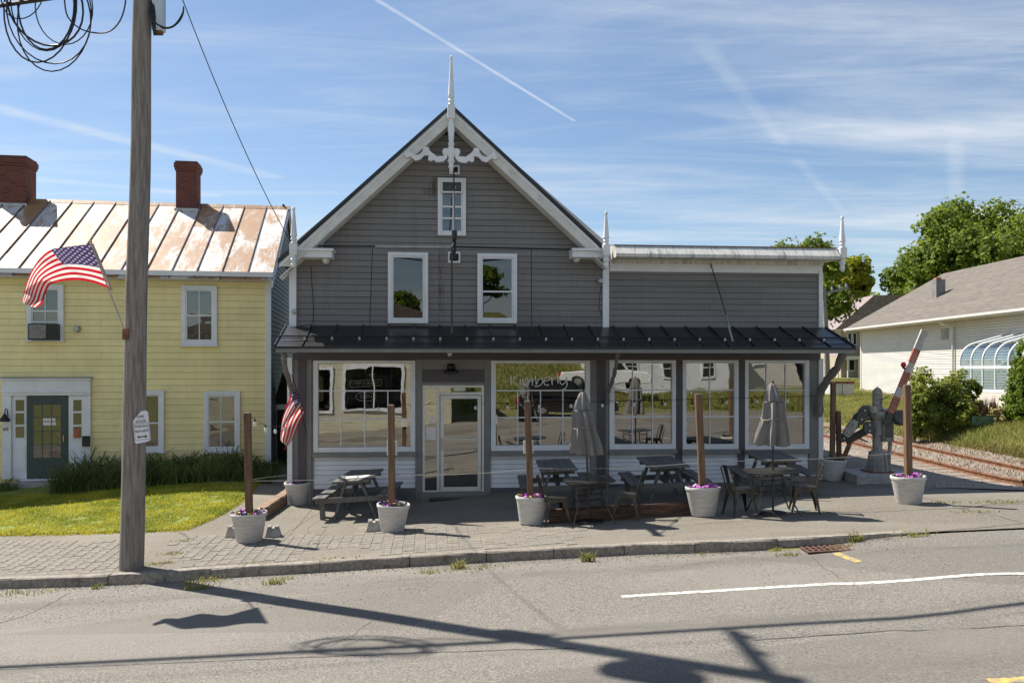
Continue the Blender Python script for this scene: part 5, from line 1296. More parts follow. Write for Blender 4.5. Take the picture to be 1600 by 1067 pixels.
# ================================================================== TIMBERS, BLOCKS
def timber(label, a, b, w, h, mat, name='timber'):
    a, b = Vector(a), Vector(b); L = (b-a).length; ang = math.atan2(b.y-a.y, b.x-a.x); mid = (a+b)/2; slope = math.atan2(b.z-a.z, math.hypot(b.x-a.x, b.y-a.y))
    t = tag(empty(name, mid, ang), label, 'timber', 'timbers edging the terrace'); t.rotation_euler = (0, -slope, ang)
    mb = MB(); N = 14; rnd = random.Random(int(L*100)); rows = []
    for i in range(N+1):
        x = -L/2 + L*i/N; j = lambda: rnd.uniform(-.008, .008)
        rows.append([(x, -w/2+j(), .004), (x, -w/2+j(), h-.015+j()), (x, -w/2+.015+j(), h+j()), (x, w/2-.015+j(), h+j()), (x, w/2+j(), h-.015+j()), (x, w/2+j(), .004)])
    for r in rows: mb.v += r
    for i in range(N):
        for k in range(6): mb.f.append((i*6+k, (i+1)*6+k, (i+1)*6+(k+1) % 6, i*6+(k+1) % 6))
    mb.f += [tuple(range(5, -1, -1)), tuple(N*6+k for k in range(6))]; mb.f = [tuple(reversed(f)) for f in mb.f]
    mb.build('timber_beam', mat, t)
timber('long dark timber lying on the ground between two front planters', G(858, 817), G(1082, 803), .20, .225, m_timber)
timber('brown timber running from the leftmost planter back to the corner planter', G(404, 812), G(452, 779), .22, .21, m_timberlite)
timber('short thin timber off-cut beside the leftmost planter', G(410, 813), G(428, 799), .07, .09, m_timberlite)
def block(px, py, ang, lab, s=1.0):
    t = tag(empty('concrete_block', G(px, py) + Vector((0, 0, .003)), ang), lab, 'concrete block', 'notched concrete deck blocks')
    mb = MB(); B, T_, H_ = .135*s, .095*s, .19*s
    mb.lathe([(B*1.414, 0), (T_*1.414, H_-.03)], n=4, sq=True)
    for sx in (-1, 1):
        for sy in (-1, 1): mb.box(min(sx*.025, sx*T_), max(sx*.025, sx*T_), min(sy*.025, sy*T_), max(sy*.025, sy*T_), H_-.0299, H_)
    mb.build('block_body', m_concrete, t, bevel=.008)
block(427, 838, .2, 'notched concrete block just right of the leftmost planter'); block(366, 838, .1, 'notched concrete block half hidden left of the leftmost planter'); block(584, 829, .15, 'notched concrete block beside the planter in front of the left picnic table')
# ================================================================== FURNITURE
def make_picnic():
    t = empty('picnic_table')
    L, W, H = 1.83, .72, .75
    for k in range(5):
        x = -W/2 + .0725 + k*.1438; MB().box(x-.068, x+.068, -L/2, L/2, H-.038, H).build('tabletop_plank', m_pic, t, bevel=.004)
    for sx in (-1, 1):
        for k in (0, 1):
            x = sx*(.56 + k*.13); MB().box(x-.061, x+.061, -L/2, L/2, .42, .455).build('bench_plank', m_pic, t, bevel=.004)
    for y in (-.62, .62):
        for sx in (-1, 1):
            MB().beam((sx*.14, y, H-.04), (sx*.40, y, .0), .045, .12, up=(0, 1, 0)).build('leg', m_pic, t)
            MB().box(sx*.62-.05, sx*.62+.05, y-.066, y-.026, .0, .419).build('bench_leg', m_pic, t)
        MB().box(-.74, .74, y-.11, y-.068, .32, .42).build('bench_bearer', m_pic, t)
        MB().box(-.33, .33, y+.026, y+.064, H-.128, H-.04).build('top_cleat', m_pic, t)
        MB().beam((0, y*.95, .37), (0, y*.25, H-.045), .07, .035).build('diagonal_brace', m_pic, t)
    MB().box(-.03, .03, -.58, .58, .36, .40).build('stretcher', m_pic, t)
    return t
pic0 = make_picnic()
for i, (x, y, rz, lab) in enumerate([(-3.02, 17.05, 0.0, 'dark picnic table under the left shop window, papers lying on its top'), (.90, 16.95, .02, 'dark picnic table behind the left bistro set, beside the closed umbrella'),
        (2.96, 16.65, .01, 'dark picnic table between the two bistro sets, under the wing windows'), (5.25, 17.15, -.08, 'dark picnic table behind the right bistro set under the last window')]):
    o = pic0 if i == 0 else copy_tree(pic0)
    o.location = (x, y, gz(x, y) + .002); o.rotation_euler = (0, -math.atan((gz(x+.5, y)-gz(x-.5, y))), rz); tag(o, lab, 'picnic table', 'picnic tables on the terrace')
for k, (dx, dy, rz) in enumerate(((-.13, -.35, .15), (.12, -.33, .12))):
    pp = tag(MB().box(-.11, .11, -.15, .15, 0, .003).build('paper_sheet', m_paper, None, (-3.02+dx, 17.05+dy, gz(-3.02, 17.05)+.756 - dx*-.06)), '%s of two white sheets of paper on the left picnic table' % ('left' if k == 0 else 'right'), 'paper', 'sheets on the picnic table')
    pp.rotation_euler = (0, -.06, rz)
def make_bistro():
    t = empty('bistro_table')
    mb = MB(); n = 40; W = .42
    out = []
    for k in range(n):
        a = 2*math.pi*k/n; c, s_ = math.cos(a), math.sin(a); e = 5; r = W / (abs(c)**e + abs(s_)**e)**(1/e); out.append((r*c, r*s_))
    mb.prism(out[::-1], .705, .73, 'z'); mb.build('tabletop', m_gun, t, bevel=.004)
    for sx in (-1, 1):
        for sy in (-1, 1): MB().tube([(sx*.26, sy*.26, .70), (sx*.24, sy*.24, .36), (sx*.26, sy*.26, .25), (sx*.36, sy*.36, .01)], .012, 8).build('leg', m_gun, t)
    for z, r in ((.60, .25), (.44, .245), (.34, .24)):
        mb = MB()
        for a, b in (((-r, -r), (r, -r)), ((r, -r), (r, r)), ((r, r), (-r, r)), ((-r, r), (-r, -r))): mb.tube([(a[0], a[1], z), (b[0], b[1], z)], .009, 6)
        mb.build('brace_ring', m_gun, t)
    return t
def make_chair():
    t = empty('metal_chair')                        # the sitter faces +x
    mb = MB(); W = .18
    out = [(.19, -.17), (.20, -.15), (.20, .15), (.19, .17), (-.16, .155), (-.18, .13), (-.18, -.13), (-.16, -.155)]
    mb.prism(out, .43, .45, 'z'); mb.build('seat', m_gun, t, bevel=.004)
    mb = MB(); mb.prism([(x*.97, y*.97) for x, y in out], .385, .43, 'z'); mb.build('seat_apron', m_gun, t)
    for sx in (-1, 1):
        for sy in (-1, 1):
            mb = MB(); a = Vector((sx*.16, sy*.145, .42)); b = Vector((sx*(.215 if sx > 0 else .24), sy*.20, 0))
            d = (b-a).normalized(); x = Vector((sx, 0, 0)); y = Vector((0, sy, 0)); vs = []
            for p, w in ((a, .075), (a.lerp(b, .35), .05), (b, .016)): vs += [p + x*.01, p - x*w, p - x*w + y*-.006, p + y*.01, p - y*w, p - y*w - x*.006]
            mb.add(vs, [(i*6+k, i*6+(k+1) % 6, (i+1)*6+(k+1) % 6, (i+1)*6+k) for i in range(2) for k in range(6)]); mb.build('leg', m_gun, t)
    pts = [(-.17, -.15, .45), (-.20, -.165, .62), (-.235, -.16, .76)] + [(-.245 - .004*math.sin(a), -.16*math.cos(a), .775 + .075*math.sin(a)) for a in [math.pi*k/8 for k in range(9)]] + [(-.235, .16, .76), (-.20, .165, .62), (-.17, .15, .45)]
    MB().tube(pts, .0125, 8).build('back_hoop', m_gun, t)
    mb = MB(); mb.add([(-.175, -.055, .45), (-.175, .055, .45), (-.252, .07, .845), (-.252, -.07, .845), (-.183, -.055, .45), (-.183, .055, .45), (-.260, .07, .845), (-.260, -.07, .845)], [(0,1,2,3), (7,6,5,4), (0,4,5,1), (1,5,6,2), (2,6,7,3), (3,7,4,0)]); mb.build('back_slat', m_gun, t)
    return t
def make_umbrella(seed, H, hem, lean=0.0):
    t = empty('closed_umbrella'); rnd = random.Random(seed)
    MB().tube([(0, 0, .02), (lean*.5, 0, H*.6), (lean, 0, H)], .019, 8).build('pole', m_gun, t)
    MB().ball((lean, 0, H+.02), .022, 8).build('finial', m_gun, t)
    n = 48
    def cloth(prof, name, folds, ph):
        mb = MB()
        for r, z, amp in prof:
            for k in range(n):
                a = 2*math.pi*k/n; rr = r*(1 + amp*math.sin(folds*a + ph + z*1.2) + amp*.4*math.sin((folds*2+1)*a + ph*2 + z*3))
                mb.v.append((lean*z/H + rr*math.cos(a)*1.0 + .02*math.sin(z*4+ph), rr*math.sin(a), z + .03*amp*math.sin(folds*a+ph)*(1 if r > .12 else 0)))
        for i in range(len(prof)-1):
            for k in range(n): a, b = i*n+k, i*n+(k+1) % n; mb.f.append((a, b, b+n, a+n))
        mb.smooth = True; return mb.build(name, m_umb, t)
    cloth([(.215, hem-.02, .40), (.205, hem+.15, .34), (.165, hem+.42, .24), (.145, hem+.7, .26), (.10, H-.30, .14), (.075, H-.18, .1)], 'canopy', 7, seed)
    cloth([(.135, H-.30, .22), (.10, H-.16, .18), (.055, H-.03, .1), (.015, H, 0)], 'vent_cap', 7, seed+1)
    zt_ = hem + .42; MB().tube([(lean*zt_/H + .19*math.cos(a), .19*math.sin(a), zt_ + .02*math.sin(3*a)) for a in [math.pi*k/8 for k in range(17)]], .012, 5).build('tie_strap', m_umb, t)
    mb = MB(); mb.lathe([(.001, .06), (.03, .06), (.05, .05), (.22, .035), (.235, .01), (.235, 0)], n=20, cap=False); mb.build('base', m_black, t)
    return t
bis0 = make_bistro(); ch0 = make_chair()
BT = [(1.34, 14.45), (4.37, 14.25)]
first = True
for k, (x, y) in enumerate(BT):
    o = bis0 if k == 0 else copy_tree(bis0); o.location = (x, y, gz(x, y)+.002); o.rotation_euler = (0, -.05, .06 if k == 0 else -.05)
    tag(o, 'square metal bistro table with closed umbrella, %s' % ('behind the long dark timber' if k == 0 else 'right of the long dark timber'), 'table', 'bistro tables')
    um = make_umbrella(3 + 4*k, (P(0, 612, y).z if k == 0 else P(0, 599, y).z) - gz(x, y), (P(0, 707, y).z if k == 0 else P(0, 694, y).z) - gz(x, y), -.12 if k == 0 else .0)
    um.location = (x - (.02 if k == 0 else .0), y, gz(x, y)+.004)
    tag(um, 'closed taupe umbrella standing through the %s bistro table' % ('left' if k == 0 else 'right'), 'umbrella', 'closed patio umbrellas')
    for sx in (-1, 1):
        c = ch0 if first else copy_tree(ch0); first = False
        cx_, cy_ = x + sx*(.60 if k == 0 else .52), y + (.10 if k == 0 else -.02*sx + .05)
        c.location = (cx_, cy_, gz(cx_, cy_)+.002); c.rotation_euler = (0, -.05, (math.pi if sx > 0 else 0) + (.25 if sx < 0 else -.2))
        tag(c, 'gunmetal chair on the %s side of the %s bistro table' % ('left' if sx < 0 else 'right', 'left' if k == 0 else 'right'), 'chair', 'metal bistro chairs')
# rubber mat under the right set
m_ = tag(MB().box(-.45, .45, -.22, .22, 0, .008).build('floor_mat', PM('grey_green_mat', (.15, .16, .14), .9), None, G(1218, 797) + Vector((0, 0, .004))), 'thin grey-green mat on the ground by the right bistro table', 'mat'); m_.rotation_euler = (0, -.055, .05)

# ================================================================== STORM DRAIN
g0 = GR(1291, 855)
dr = tag(empty('storm_drain', (g0.x, g0.y, zroad(g0.x, g0.y) + .005)), 'rusty square storm drain grate set in the road at the kerb', 'drain'); dr.rotation_euler = (0, -.062, -.02)
mb = MB(); ring(mb, -.36, .36, 0, .62, .03, 0, 1); mb.v = [(x, z - .31, y*.014) for x, y, z in mb.v]; mb.build('frame', m_grate, dr)
MB().box(-.33, .33, -.28, .28, -.02, -.001).build('pit', PM('drain_pit_dark', (.008, .007, .006), 1.0), dr)
for i in range(9): MB().box(-.33+i*.082-.018, -.33+i*.082+.018, -.28, .28, .0, .012).build('grate_bar', m_grate, dr)
for j in range(5): MB().box(-.33, .33, -.26+j*.13-.02, -.26+j*.13+.02, -.0005, .0105).build('cross_bar', m_grate, dr)
# ================================================================== RAILWAY
def rl(X0, Y): return X0 + .043*(Y - 18.5)
zrail = lambda Y: gz_all(11, Y) + .02
mb = MB()
rng = random.Random(31)
bal = sheet('ballast_bed', PM('ballast_dust', (.25, .21, .165), .95, .25, 8, bump=.6, bscale=50, dirt=(.24, .17, .11), dirt_scale=1.2), frange(8.6, 13.4, 12), lambda X: 17.2 + .35*math.sin(X*1.7) - (X-9)*.3, lambda X: 75, 60, lambda X, Y: gz_all(X, Y) + .004 + .02*sstep(X, 8.7, 9.4))
tag(bal, kind='structure'); bal.name = 'railway_bed'
# loose stones
n_st = 0; mb = MB()
for _ in range(5200):
    Y = 17.4 + (rng.random()**1.7)*22; X = rng.uniform(8.7, 10.45) if rng.random() < .8 else rng.uniform(10.7, 13)
    if Y < 18.2 and rng.random() < .7: continue
    s_ = rng.uniform(.018, .045); z = gz_all(X, Y)+.015
    vs = [(X+s_*rng.uniform(.6, 1), Y, z), (X, Y+s_*rng.uniform(.6, 1), z), (X-s_*rng.uniform(.6, 1), Y, z), (X, Y-s_*rng.uniform(.6, 1), z), (X+s_*rng.uniform(-.3, .3), Y+s_*rng.uniform(-.3, .3), z+s_*rng.uniform(.5, .9))]
    mb.add(vs, [(0,1,4), (1,2,4), (2,3,4), (3,0,4)])
tag(mb.build('ballast_stones', m_gravel), 'pale crushed stone ballast beside the near rail', 'ballast', kind='stuff')
tr_ = tag(empty('railway_track', (rl(10.6, 18), 18, zrail(18))), 'rusty railway track curving away past the right end of the shop', 'railway track'); T0 = tr_.location
for X0 in (10.55, 12.03):
    pts = [Vector((rl(X0, Y), Y, zrail(Y) + .0)) - T0 for Y in frange(17.4 if X0 < 11 else 16.2, 75, 60)]
    mb = MB(); prof = [(-.065, 0), (-.065, .012), (-.012, .03), (-.012, .10), (-.034, .108), (-.034, .14), (.034, .14), (.034, .108), (.012, .10), (.012, .03), (.065, .012), (.065, 0)]
    k = len(prof)
    for p in pts:
        for x, z in prof: mb.v.append((p.x + x, p.y, p.z + z - .02))
    for i in range(len(pts)-1):
        for j in range(k): mb.f.append((i*k+j, i*k+(j+1) % k, (i+1)*k+(j+1) % k, (i+1)*k+j))
    mb.f.append(tuple(range(k-1, -1, -1))); mb.build('rail', m_rust, tr_)
for i in range(44):
    Y = 18.3 + i*.62; c = Vector((rl(11.29, Y), Y, zrail(Y))) - T0
    MB().box(c.x-1.25, c.x+1.25, c.y-.11, c.y+.11, c.z-.12, c.z+.005).build('sleeper', m_tie, tr_)

# ================================================================== CROSSING SIGNAL
g0 = G(1372, 752)
cs = tag(empty('crossing_gate', g0), 'grey railway crossing gate mechanism with raised red and white arm', 'crossing gate')
cy = g0.y
def Q(px, py, dy=0.0): return P(px, py, cy + dy) - g0
MB().box(Q(1326, 750).x, Q(1420, 750).x, -.45, .75, -.05, .20).build('concrete_base', m_concrete, cs, bevel=.02)
c = Q(1371, 735, .1); zt = .20
MB().box(c.x-.27, c.x+.27, -.16, .38, zt+.001, zt+.03).build('base_plate', m_rust, cs)
MB().lathe([(.24, zt+.03), (.22, zt+.06), (.19, zt+.42), (.16, zt+.48), (.12, zt+.49)], (c.x+.02, .1, 0), 8).build('pinch_base', m_signal, cs, smooth=False)
for a in range(8):
    an = a*math.pi/4 + .39; MB().beam((c.x+.02+.23*math.cos(an), .1+.23*math.sin(an), zt+.05), (c.x+.02+.175*math.cos(an), .1+.175*math.sin(an), zt+.46), .03, .05).build('base_rib', m_signal, cs)
top = Q(1371, 607, .1)
MB().tube([(c.x, .1, zt+.3), (c.x, .1, top.z-.08)], .105, 16).build('mast', m_signal, cs)
MB().lathe([(.105, 0), (.09, .05), (.0, .13)], (c.x, .1, top.z-.081), 14, cap=False).build('mast_cap', m_signal, cs)
for dz in (-.02, -.14): MB().lathe([(.03, 0), (.03, .03)], (c.x-.03, -.01, top.z-.08+dz), 8).build('mast_bolt', m_steel, cs)
col = Q(1371, 648, 0)
MB().lathe([(.115, -.12), (.21, .0), (.22, .05), (.21, .07), (.12, .08)], (c.x, .1, col.z), 18).build('junction_collar', m_signal, cs)
MB().tube([(c.x, .1, col.z-.45), (c.x, .1, col.z-.12)], .135, 16).build('mast_sleeve', m_signal, cs)
MB().tube([Q(1391, 690, .1), Q(1389, 715, .12), Q(1389, 735, .12)], .04, 10).build('conduit', m_signal, cs)
mb = MB(); a = Q(1383, 660, .05); mb.box(a.x-.10, a.x+.14, -.1, .30, a.z-.42, a.z+.30); k_ = mb.build('gate_motor', m_signal, cs, bevel=.03)
for dx in (-.06, .10):
    for dz in (-.36, .24): MB().tube([(a.x+dx, -.10, a.z+dz), (a.x+dx, -.125, a.z+dz)], .02, 6).build('cover_bolt', m_rust, k_)
MB().box(a.x-.07, a.x+.11, -.112, -.101, a.z-.32, a.z+.20).build('motor_cover', m_signaldark, k_, bevel=.005)
# counterweights: separate bolted plates stepping down to the left
for k, (px, py, w_, h_, an, dy) in enumerate(((1355, 645, .26, .34, .1, .20), (1347, 648, .20, .42, -.35, -.02), (1338, 657, .20, .44, -.5, .10), (1329, 669, .19, .42, -.6, -.06), (1321, 680, .16, .34, -.75, .06), (1357, 668, .22, .26, .0, -.12), (1365, 640, .16, .14, .3, -.10))):
    q = Q(px, py, dy); mb = MB(); pts = []
    for a_, b_ in ((-.5, -.30), (-.32, -.5), (.32, -.5), (.5, -.30), (.5, .28), (.25, .5), (-.22, .5), (-.5, .22)):
        x, z = a_*w_, b_*h_; pts.append((q.x + x*math.cos(an) - z*math.sin(an), q.z + x*math.sin(an) + z*math.cos(an)))
    mb.prism(pts, q.y-.045, q.y+.045); pl_ = mb.build('counterweight', m_signaldark if k % 3 else m_signal, cs, bevel=.008)
    for sgn in (-1, 1):
        mb = MB(); c_ = Vector((q.x - sgn*.25*h_*math.sin(an), q.y-.046, q.z + sgn*.25*h_*math.cos(an))); mb.tube([c_, c_ - Vector((0, .03, 0))], .022, 6); mb.build('plate_bolt', m_steel, pl_)
MB().tube([Q(1330, 690, .0), Q(1340, 684, .0), Q(1356, 690, -.1)], .02, 6).build('link_rod', m_rust, cs)
MB().beam(Q(1328, 692, .1), Q(1318, 716, .1), .05, .09).build('counterweight_arm', m_rust, cs)
MB().beam(Q(1385, 655, .18), Q(1322, 690, .18), .06, .16).build('counterweight_arm', m_signaldark, cs)
m_greywhite = PM('weathered_arm_white', (.46, .44, .40), .7, .15, 5, dirt=(.25, .22, .19), dirt_scale=4, dirt_rng=(.5, .75))
# raised arm in red and white lengths
A0, A1 = Q(1384, 664, -.12), Q(1445, 516, -.25); seg = [(0, .13, m_signaldark), (.13, .30, m_red), (.30, .40, m_greywhite), (.40, .56, m_red), (.56, .66, m_greywhite), (.66, .80, m_red), (.80, 1.0, m_greywhite)]
for f0, f1_, mt_ in seg: MB().beam(A0.lerp(A1, f0), A0.lerp(A1, f1_-.002), .15, .06, up=(0, 1, 0)).build('gate_arm_length', mt_, cs)
q = A0.lerp(A1, .57) + Vector((-.09, 0, .08)); mb = MB(); mb.ball(q + Vector((-.02, -.03, .06)), .06, 12); lm = mb.build('arm_lamp', m_redlamp, cs)
MB().tube([q + Vector((.10, 0, -.18)), q + Vector((.04, 0, -.04)), q + Vector((-.02, .02, .02))], .028, 8).build('lamp_bracket', m_green, lm)
mb = MB(); q = Q(1404, 651, -.05); pts = [(-.14, .12), (.09, .15), (.15, .02), (.10, -.17), (.0, -.19), (-.16, -.04)]
mb.prism([(q.x+a_, q.z+b_) for a_, b_ in pts], q.y-.16, q.y+.16); mb.build('lamp_hood', m_signaldark, cs, bevel=.02)
MB().tube([Q(1375, 624, 0), Q(1384, 622, 0), Q(1391, 617, 0), Q(1398, 614, 0)], .008, 5).build('arm_wire', m_black, cs)
wb = G(1318, 743); bench = tag(empty('wooden_trestle', wb), 'small white trestle between the corner planter and the crossing gate', 'trestle')
MB().box(-.22, .22, -.15, .15, .08, .115).build('top_board', m_white, bench); MB().box(-.2, -.16, -.12, .12, 0, .079).build('foot', m_white, bench); MB().box(.16, .2, -.12, .12, 0, .079).build('foot', m_white, bench)
cb = P(1312, 612, 44); cab = tag(empty('relay_cabinet', (cb.x, 44, gz_all(cb.x, 44)-.05)), 'white railway relay cabinet with rusty lid beyond the shop corner', 'cabinet'); h = P(0, 597, 44).z - cab.location.z
MB().box(-.65, .55, -.4, .4, 0, h-.06).build('cabinet_body', PM('faded_white_enamel', (.55, .54, .50), .6, .1, 2, dirt=(.35, .25, .18), dirt_scale=2), cab, bevel=.02); MB().box(-.70, .60, -.45, .45, h-.059, h+.05).build('cabinet_lid', m_rust, cab); MB().box(-.03, -.01, -.41, -.402, .1, h-.1).build('door_gap', m_black, cab)
# ================================================================== CREAM HOUSE ON THE RIGHT
XH, Y0h, Y1h = 19.8, 30.0, 48.3; ZE, ZRh, XR = 5.28, 7.97, 24.6
zf_ = 1.0
ch = tag(empty('cream_house', (XH, Y0h, 0)), 'long cream vinyl-sided house with brown shingle roof and curved greenhouse', 'house')
def cb_(name, mat, x0, x1, y0, y1, z0, z1, parent=None, bev=0): return MB().box(x0-XH, x1-XH, y0-Y0h, y1-Y0h, z0, z1).build(name, mat, parent or ch, bevel=bev)
MB().prism([(.02, .3), (2*(XR-XH)-.02, .3), (2*(XR-XH)-.02, ZE), (XR-XH, ZRh-.12), (.02, ZE)], 0, Y1h-Y0h-.02).build('wall', m_jointshade, ch)
z = 1.06
while z < ZE - .1:
    MB().add([(-.022, 0, z), (-.022, Y1h-Y0h, z), (-.004, Y1h-Y0h, z+.105), (-.004, 0, z+.105), (.02, 0, z), (.02, Y1h-Y0h, z)], [(0,3,2,1), (0,1,5,4)]).build('vinyl_course', m_vinyl, ch); z += .115
cb_('foundation', m_concrete, XH-.01, XH+.1, Y0h, Y1h, 0, 1.04)
cb_('corner_trim', m_vinyl, XH-.04, XH+.1, Y1h-.1, Y1h+.02, .9, ZE-.05)
ovh = .80; rs = (ZRh-ZE)/(XR-XH)
rf = empty('roof', (0, 0, 0), 0, ch)
nrow = 26
for i in range(nrow):
    a, b = -ovh + (XR-XH+ovh)*i/nrow, -ovh + (XR-XH+ovh)*(i+1)/nrow + .03
    MB().prism([(a, ZE+.10+a*rs+.018), (b, ZE+.10+b*rs), (b, ZE+.07+b*rs), (a, ZE+.07+a*rs)], -.4, Y1h-Y0h+.3).build('shingle_course', m_shingle, rf)
MB().prism([(XR-XH, ZRh+.08), (2*(XR-XH)+ovh, ZE+.1-ovh*rs), (2*(XR-XH)+ovh, ZE+.05-ovh*rs), (XR-XH, ZRh+.02)], -.4, Y1h-Y0h+.45).build('back_slope', m_shingle, rf)
cb_('gutter', m_alum, XH-ovh-.08, XH-ovh+.02, Y0h-.4, Y1h+.3, ZE-ovh*rs-.0, ZE-ovh*rs+.10)
cb_('eave_soffit', m_vinyl, XH-ovh+.03, XH-.03, Y0h, Y1h+.4, ZE-ovh*rs-.03, ZE-ovh*rs-.0)
MB().prism([(-ovh, ZE+.06-ovh*rs), (XR-XH, ZRh+.03), (XR-XH, ZRh-.16), (-ovh, ZE-.12-ovh*rs)], Y1h-Y0h+.26, Y1h-Y0h+.30).build('rake_board', m_white, ch)
yd = P(1489, 600, 1).x and 19.7/(689/1330.)
yd = XH*1330/692.0
mb = MB(); mb.tube([(-.75, yd-Y0h, ZE-ovh*rs), (-.6, yd-Y0h, ZE-ovh*rs-.15), (-.1, yd-Y0h, ZE-.75), (-.09, yd-Y0h, 1.0)], .05, 8); mb.build('downspout', m_alum, ch)
yw = XH*1330/677.0
cb_('gable_vent', PM('grey_louvre', (.30, .30, .29), .6), XH-.05, XH-.005, yw-.30, yw+.30, P(0, 530, yw).z, P(0, 513.5, yw).z)
# chimney on the slope
vx = XH + 1.7; yk = vx*1330/667.0
cb_('chimney', PM('grey_chimney_block', (.20, .19, .19), .9, .2, 3), vx-.24, vx+.22, yk-.22, yk+.22, 5.2, P(0, 437, yk).z, None); cb_('chimney_cap', m_orange, vx-.2, vx+.05, yk-.14, yk+.14, P(0, 437, yk).z+.001, P(0, 434, yk).z)
# greenhouse
gh = tag(empty('greenhouse', (XH, 30, 0)), 'curved-eave glass greenhouse with white ribs built against the cream house', 'greenhouse')
XG = 17.85
def prof(n=10):
    zk, zc0, zt_ = 1.85, P(0, 564, 33).z, P(0, 538, 33.5).z
    pts = [(XG-XH, zk), (XG-XH, zc0)]
    R_ = .72
    for k in range(1, n+1):
        a = k/n*math.pi*.40; pts.append((XG-XH + R_*(1-math.cos(a)), zc0 + R_*math.sin(a)))
    pts.append((-.03, zt_ + .42)); return pts
pf = prof(); ribs = [30 + q for q in (3.9, 3.08, 2.28, 1.44, .6, -.25)]
for Y in ribs:
    MB().tube([(x, Y-30, z) for x, z in pf], .045, 6).build('rib', m_white, gh)
for Ya, Yb in zip(ribs, ribs[1:]):
    mb = MB()
    for (x0, z0), (x1, z1) in zip(pf, pf[1:]):
        n = len(mb.v); mb.v += [(x0, Ya-30, z0), (x0, Yb-30, z0), (x1, Yb-30, z1), (x1, Ya-30, z1)]; mb.f.append((n, n+1, n+2, n+3))
    mb.build('glazing', m_greenhouse, gh, smooth=True)
mb = MB(); mb.v = [(x, 3.9, z) for x, z in pf] + [(-.03, 3.9, 1.85)]; mb.f = [tuple(range(len(mb.v)))]; mb.build('end_glazing', m_greenhouse, gh)
for z in (pf[0][1], (P(0, 574, 33)).z): MB().box(XG-XH-.05, XG-XH+.05, -.3, 3.95, z-.05, z+.05).build('rail', m_white, gh)
MB().box(XG-XH-.04, XG-XH+.1, -.3, 3.95, .6, 1.79).build('knee_wall', m_vinyl, gh)
# far house with a porch
fh = tag(empty('far_house', P(1330, 620, 78)), 'distant tan house with plum-brown roof and white porch posts', 'house'); fo = fh.location
def FQ(px, py, dy=0.0): return P(px, py, 78+dy) - fo
a, b = FQ(1314, 620), FQ(1420, 620)
MB().box(a.x, b.x, 0, 8, -1.5, FQ(0, 513).z).build('wall', m_tan, fh)
MB().prism([(FQ(1302, 0).x, FQ(0, 515).z), (FQ(1362, 0).x, FQ(0, 462).z), (FQ(1430, 0).x, FQ(0, 462).z), (b.x+1, FQ(0, 515).z)], -.5, 9).build('roof', m_shinglepurple, fh)
MB().box(FQ(1304, 0).x, b.x, -.45, -.3, FQ(0, 517).z, FQ(0, 513.5).z).build('eave', m_white, fh)
for px in (1327, 1335):
    w = MB().box(FQ(px-3.2, 0).x, FQ(px+3.2, 0).x, -.08, 0, FQ(0, 540).z, FQ(0, 519).z).build('window', m_white, fh); MB().box(FQ(px-2, 0).x, FQ(px+2, 0).x, -.10, -.081, FQ(0, 538).z, FQ(0, 521).z).build('pane', m_dark, w)
MB().prism([(FQ(1290, 0).x, FQ(0, 557).z), (b.x, FQ(0, 557).z), (b.x, FQ(0, 548).z), (FQ(1296, 0).x, FQ(0, 548).z)], -3, 0).build('porch_roof', m_shinglepurple, fh)
MB().box(FQ(1288, 0).x, b.x, -3.05, -2.9, FQ(0, 562).z, FQ(0, 557).z).build('porch_beam', m_white, fh)
for px in (1290, 1305, 1322, 1339, 1356): MB().box(FQ(px-.9, 0).x, FQ(px+.9, 0).x, -3, -2.9, FQ(0, 600).z, FQ(0, 562).z).build('porch_post', m_white, fh)
MB().box(FQ(1290, 0).x, b.x, -3.05, 0, FQ(0, 604).z, FQ(0, 599).z).build('porch_floor', m_white, fh)
w = MB().box(FQ(1325, 0).x, FQ(1336, 0).x, -.06, 0, FQ(0, 580).z, FQ(0, 561).z).build('window', m_white, fh); MB().box(FQ(1327, 0).x, FQ(1334, 0).x, -.08, -.061, FQ(0, 578).z, FQ(0, 563).z).build('pane', m_dark, w)
MB().box(FQ(1359, 0).x, FQ(1363, 0).x, 3.5, 4.5, FQ(0, 465).z, FQ(0, 455).z).build('chimney', m_brick, fh)
# distant pole
dp = tag(empty('distant_utility_pole', P(1296, 600, 58)), 'distant leaning utility pole with crossarm behind the wing of the shop', 'utility pole'); do = dp.location
MB().tube([P(1294, 640, 58)-do, P(1291, 520, 58)-do, P(1287, 450, 58)-do], [.2, .17, .13], 10).build('pole_shaft', m_pole, dp)
MB().beam(P(1277, 461, 58)-do, P(1325, 450, 58)-do, .15, .17).build('crossarm', m_pole, dp)
for px in (1282, 1300, 1312, 1322): MB().lathe([(.07, 0), (.09, .1), (.03, .25)], P(px, 461-(px-1277)*.23-2, 58)-do, 8).build('insulator', m_steel, dp)

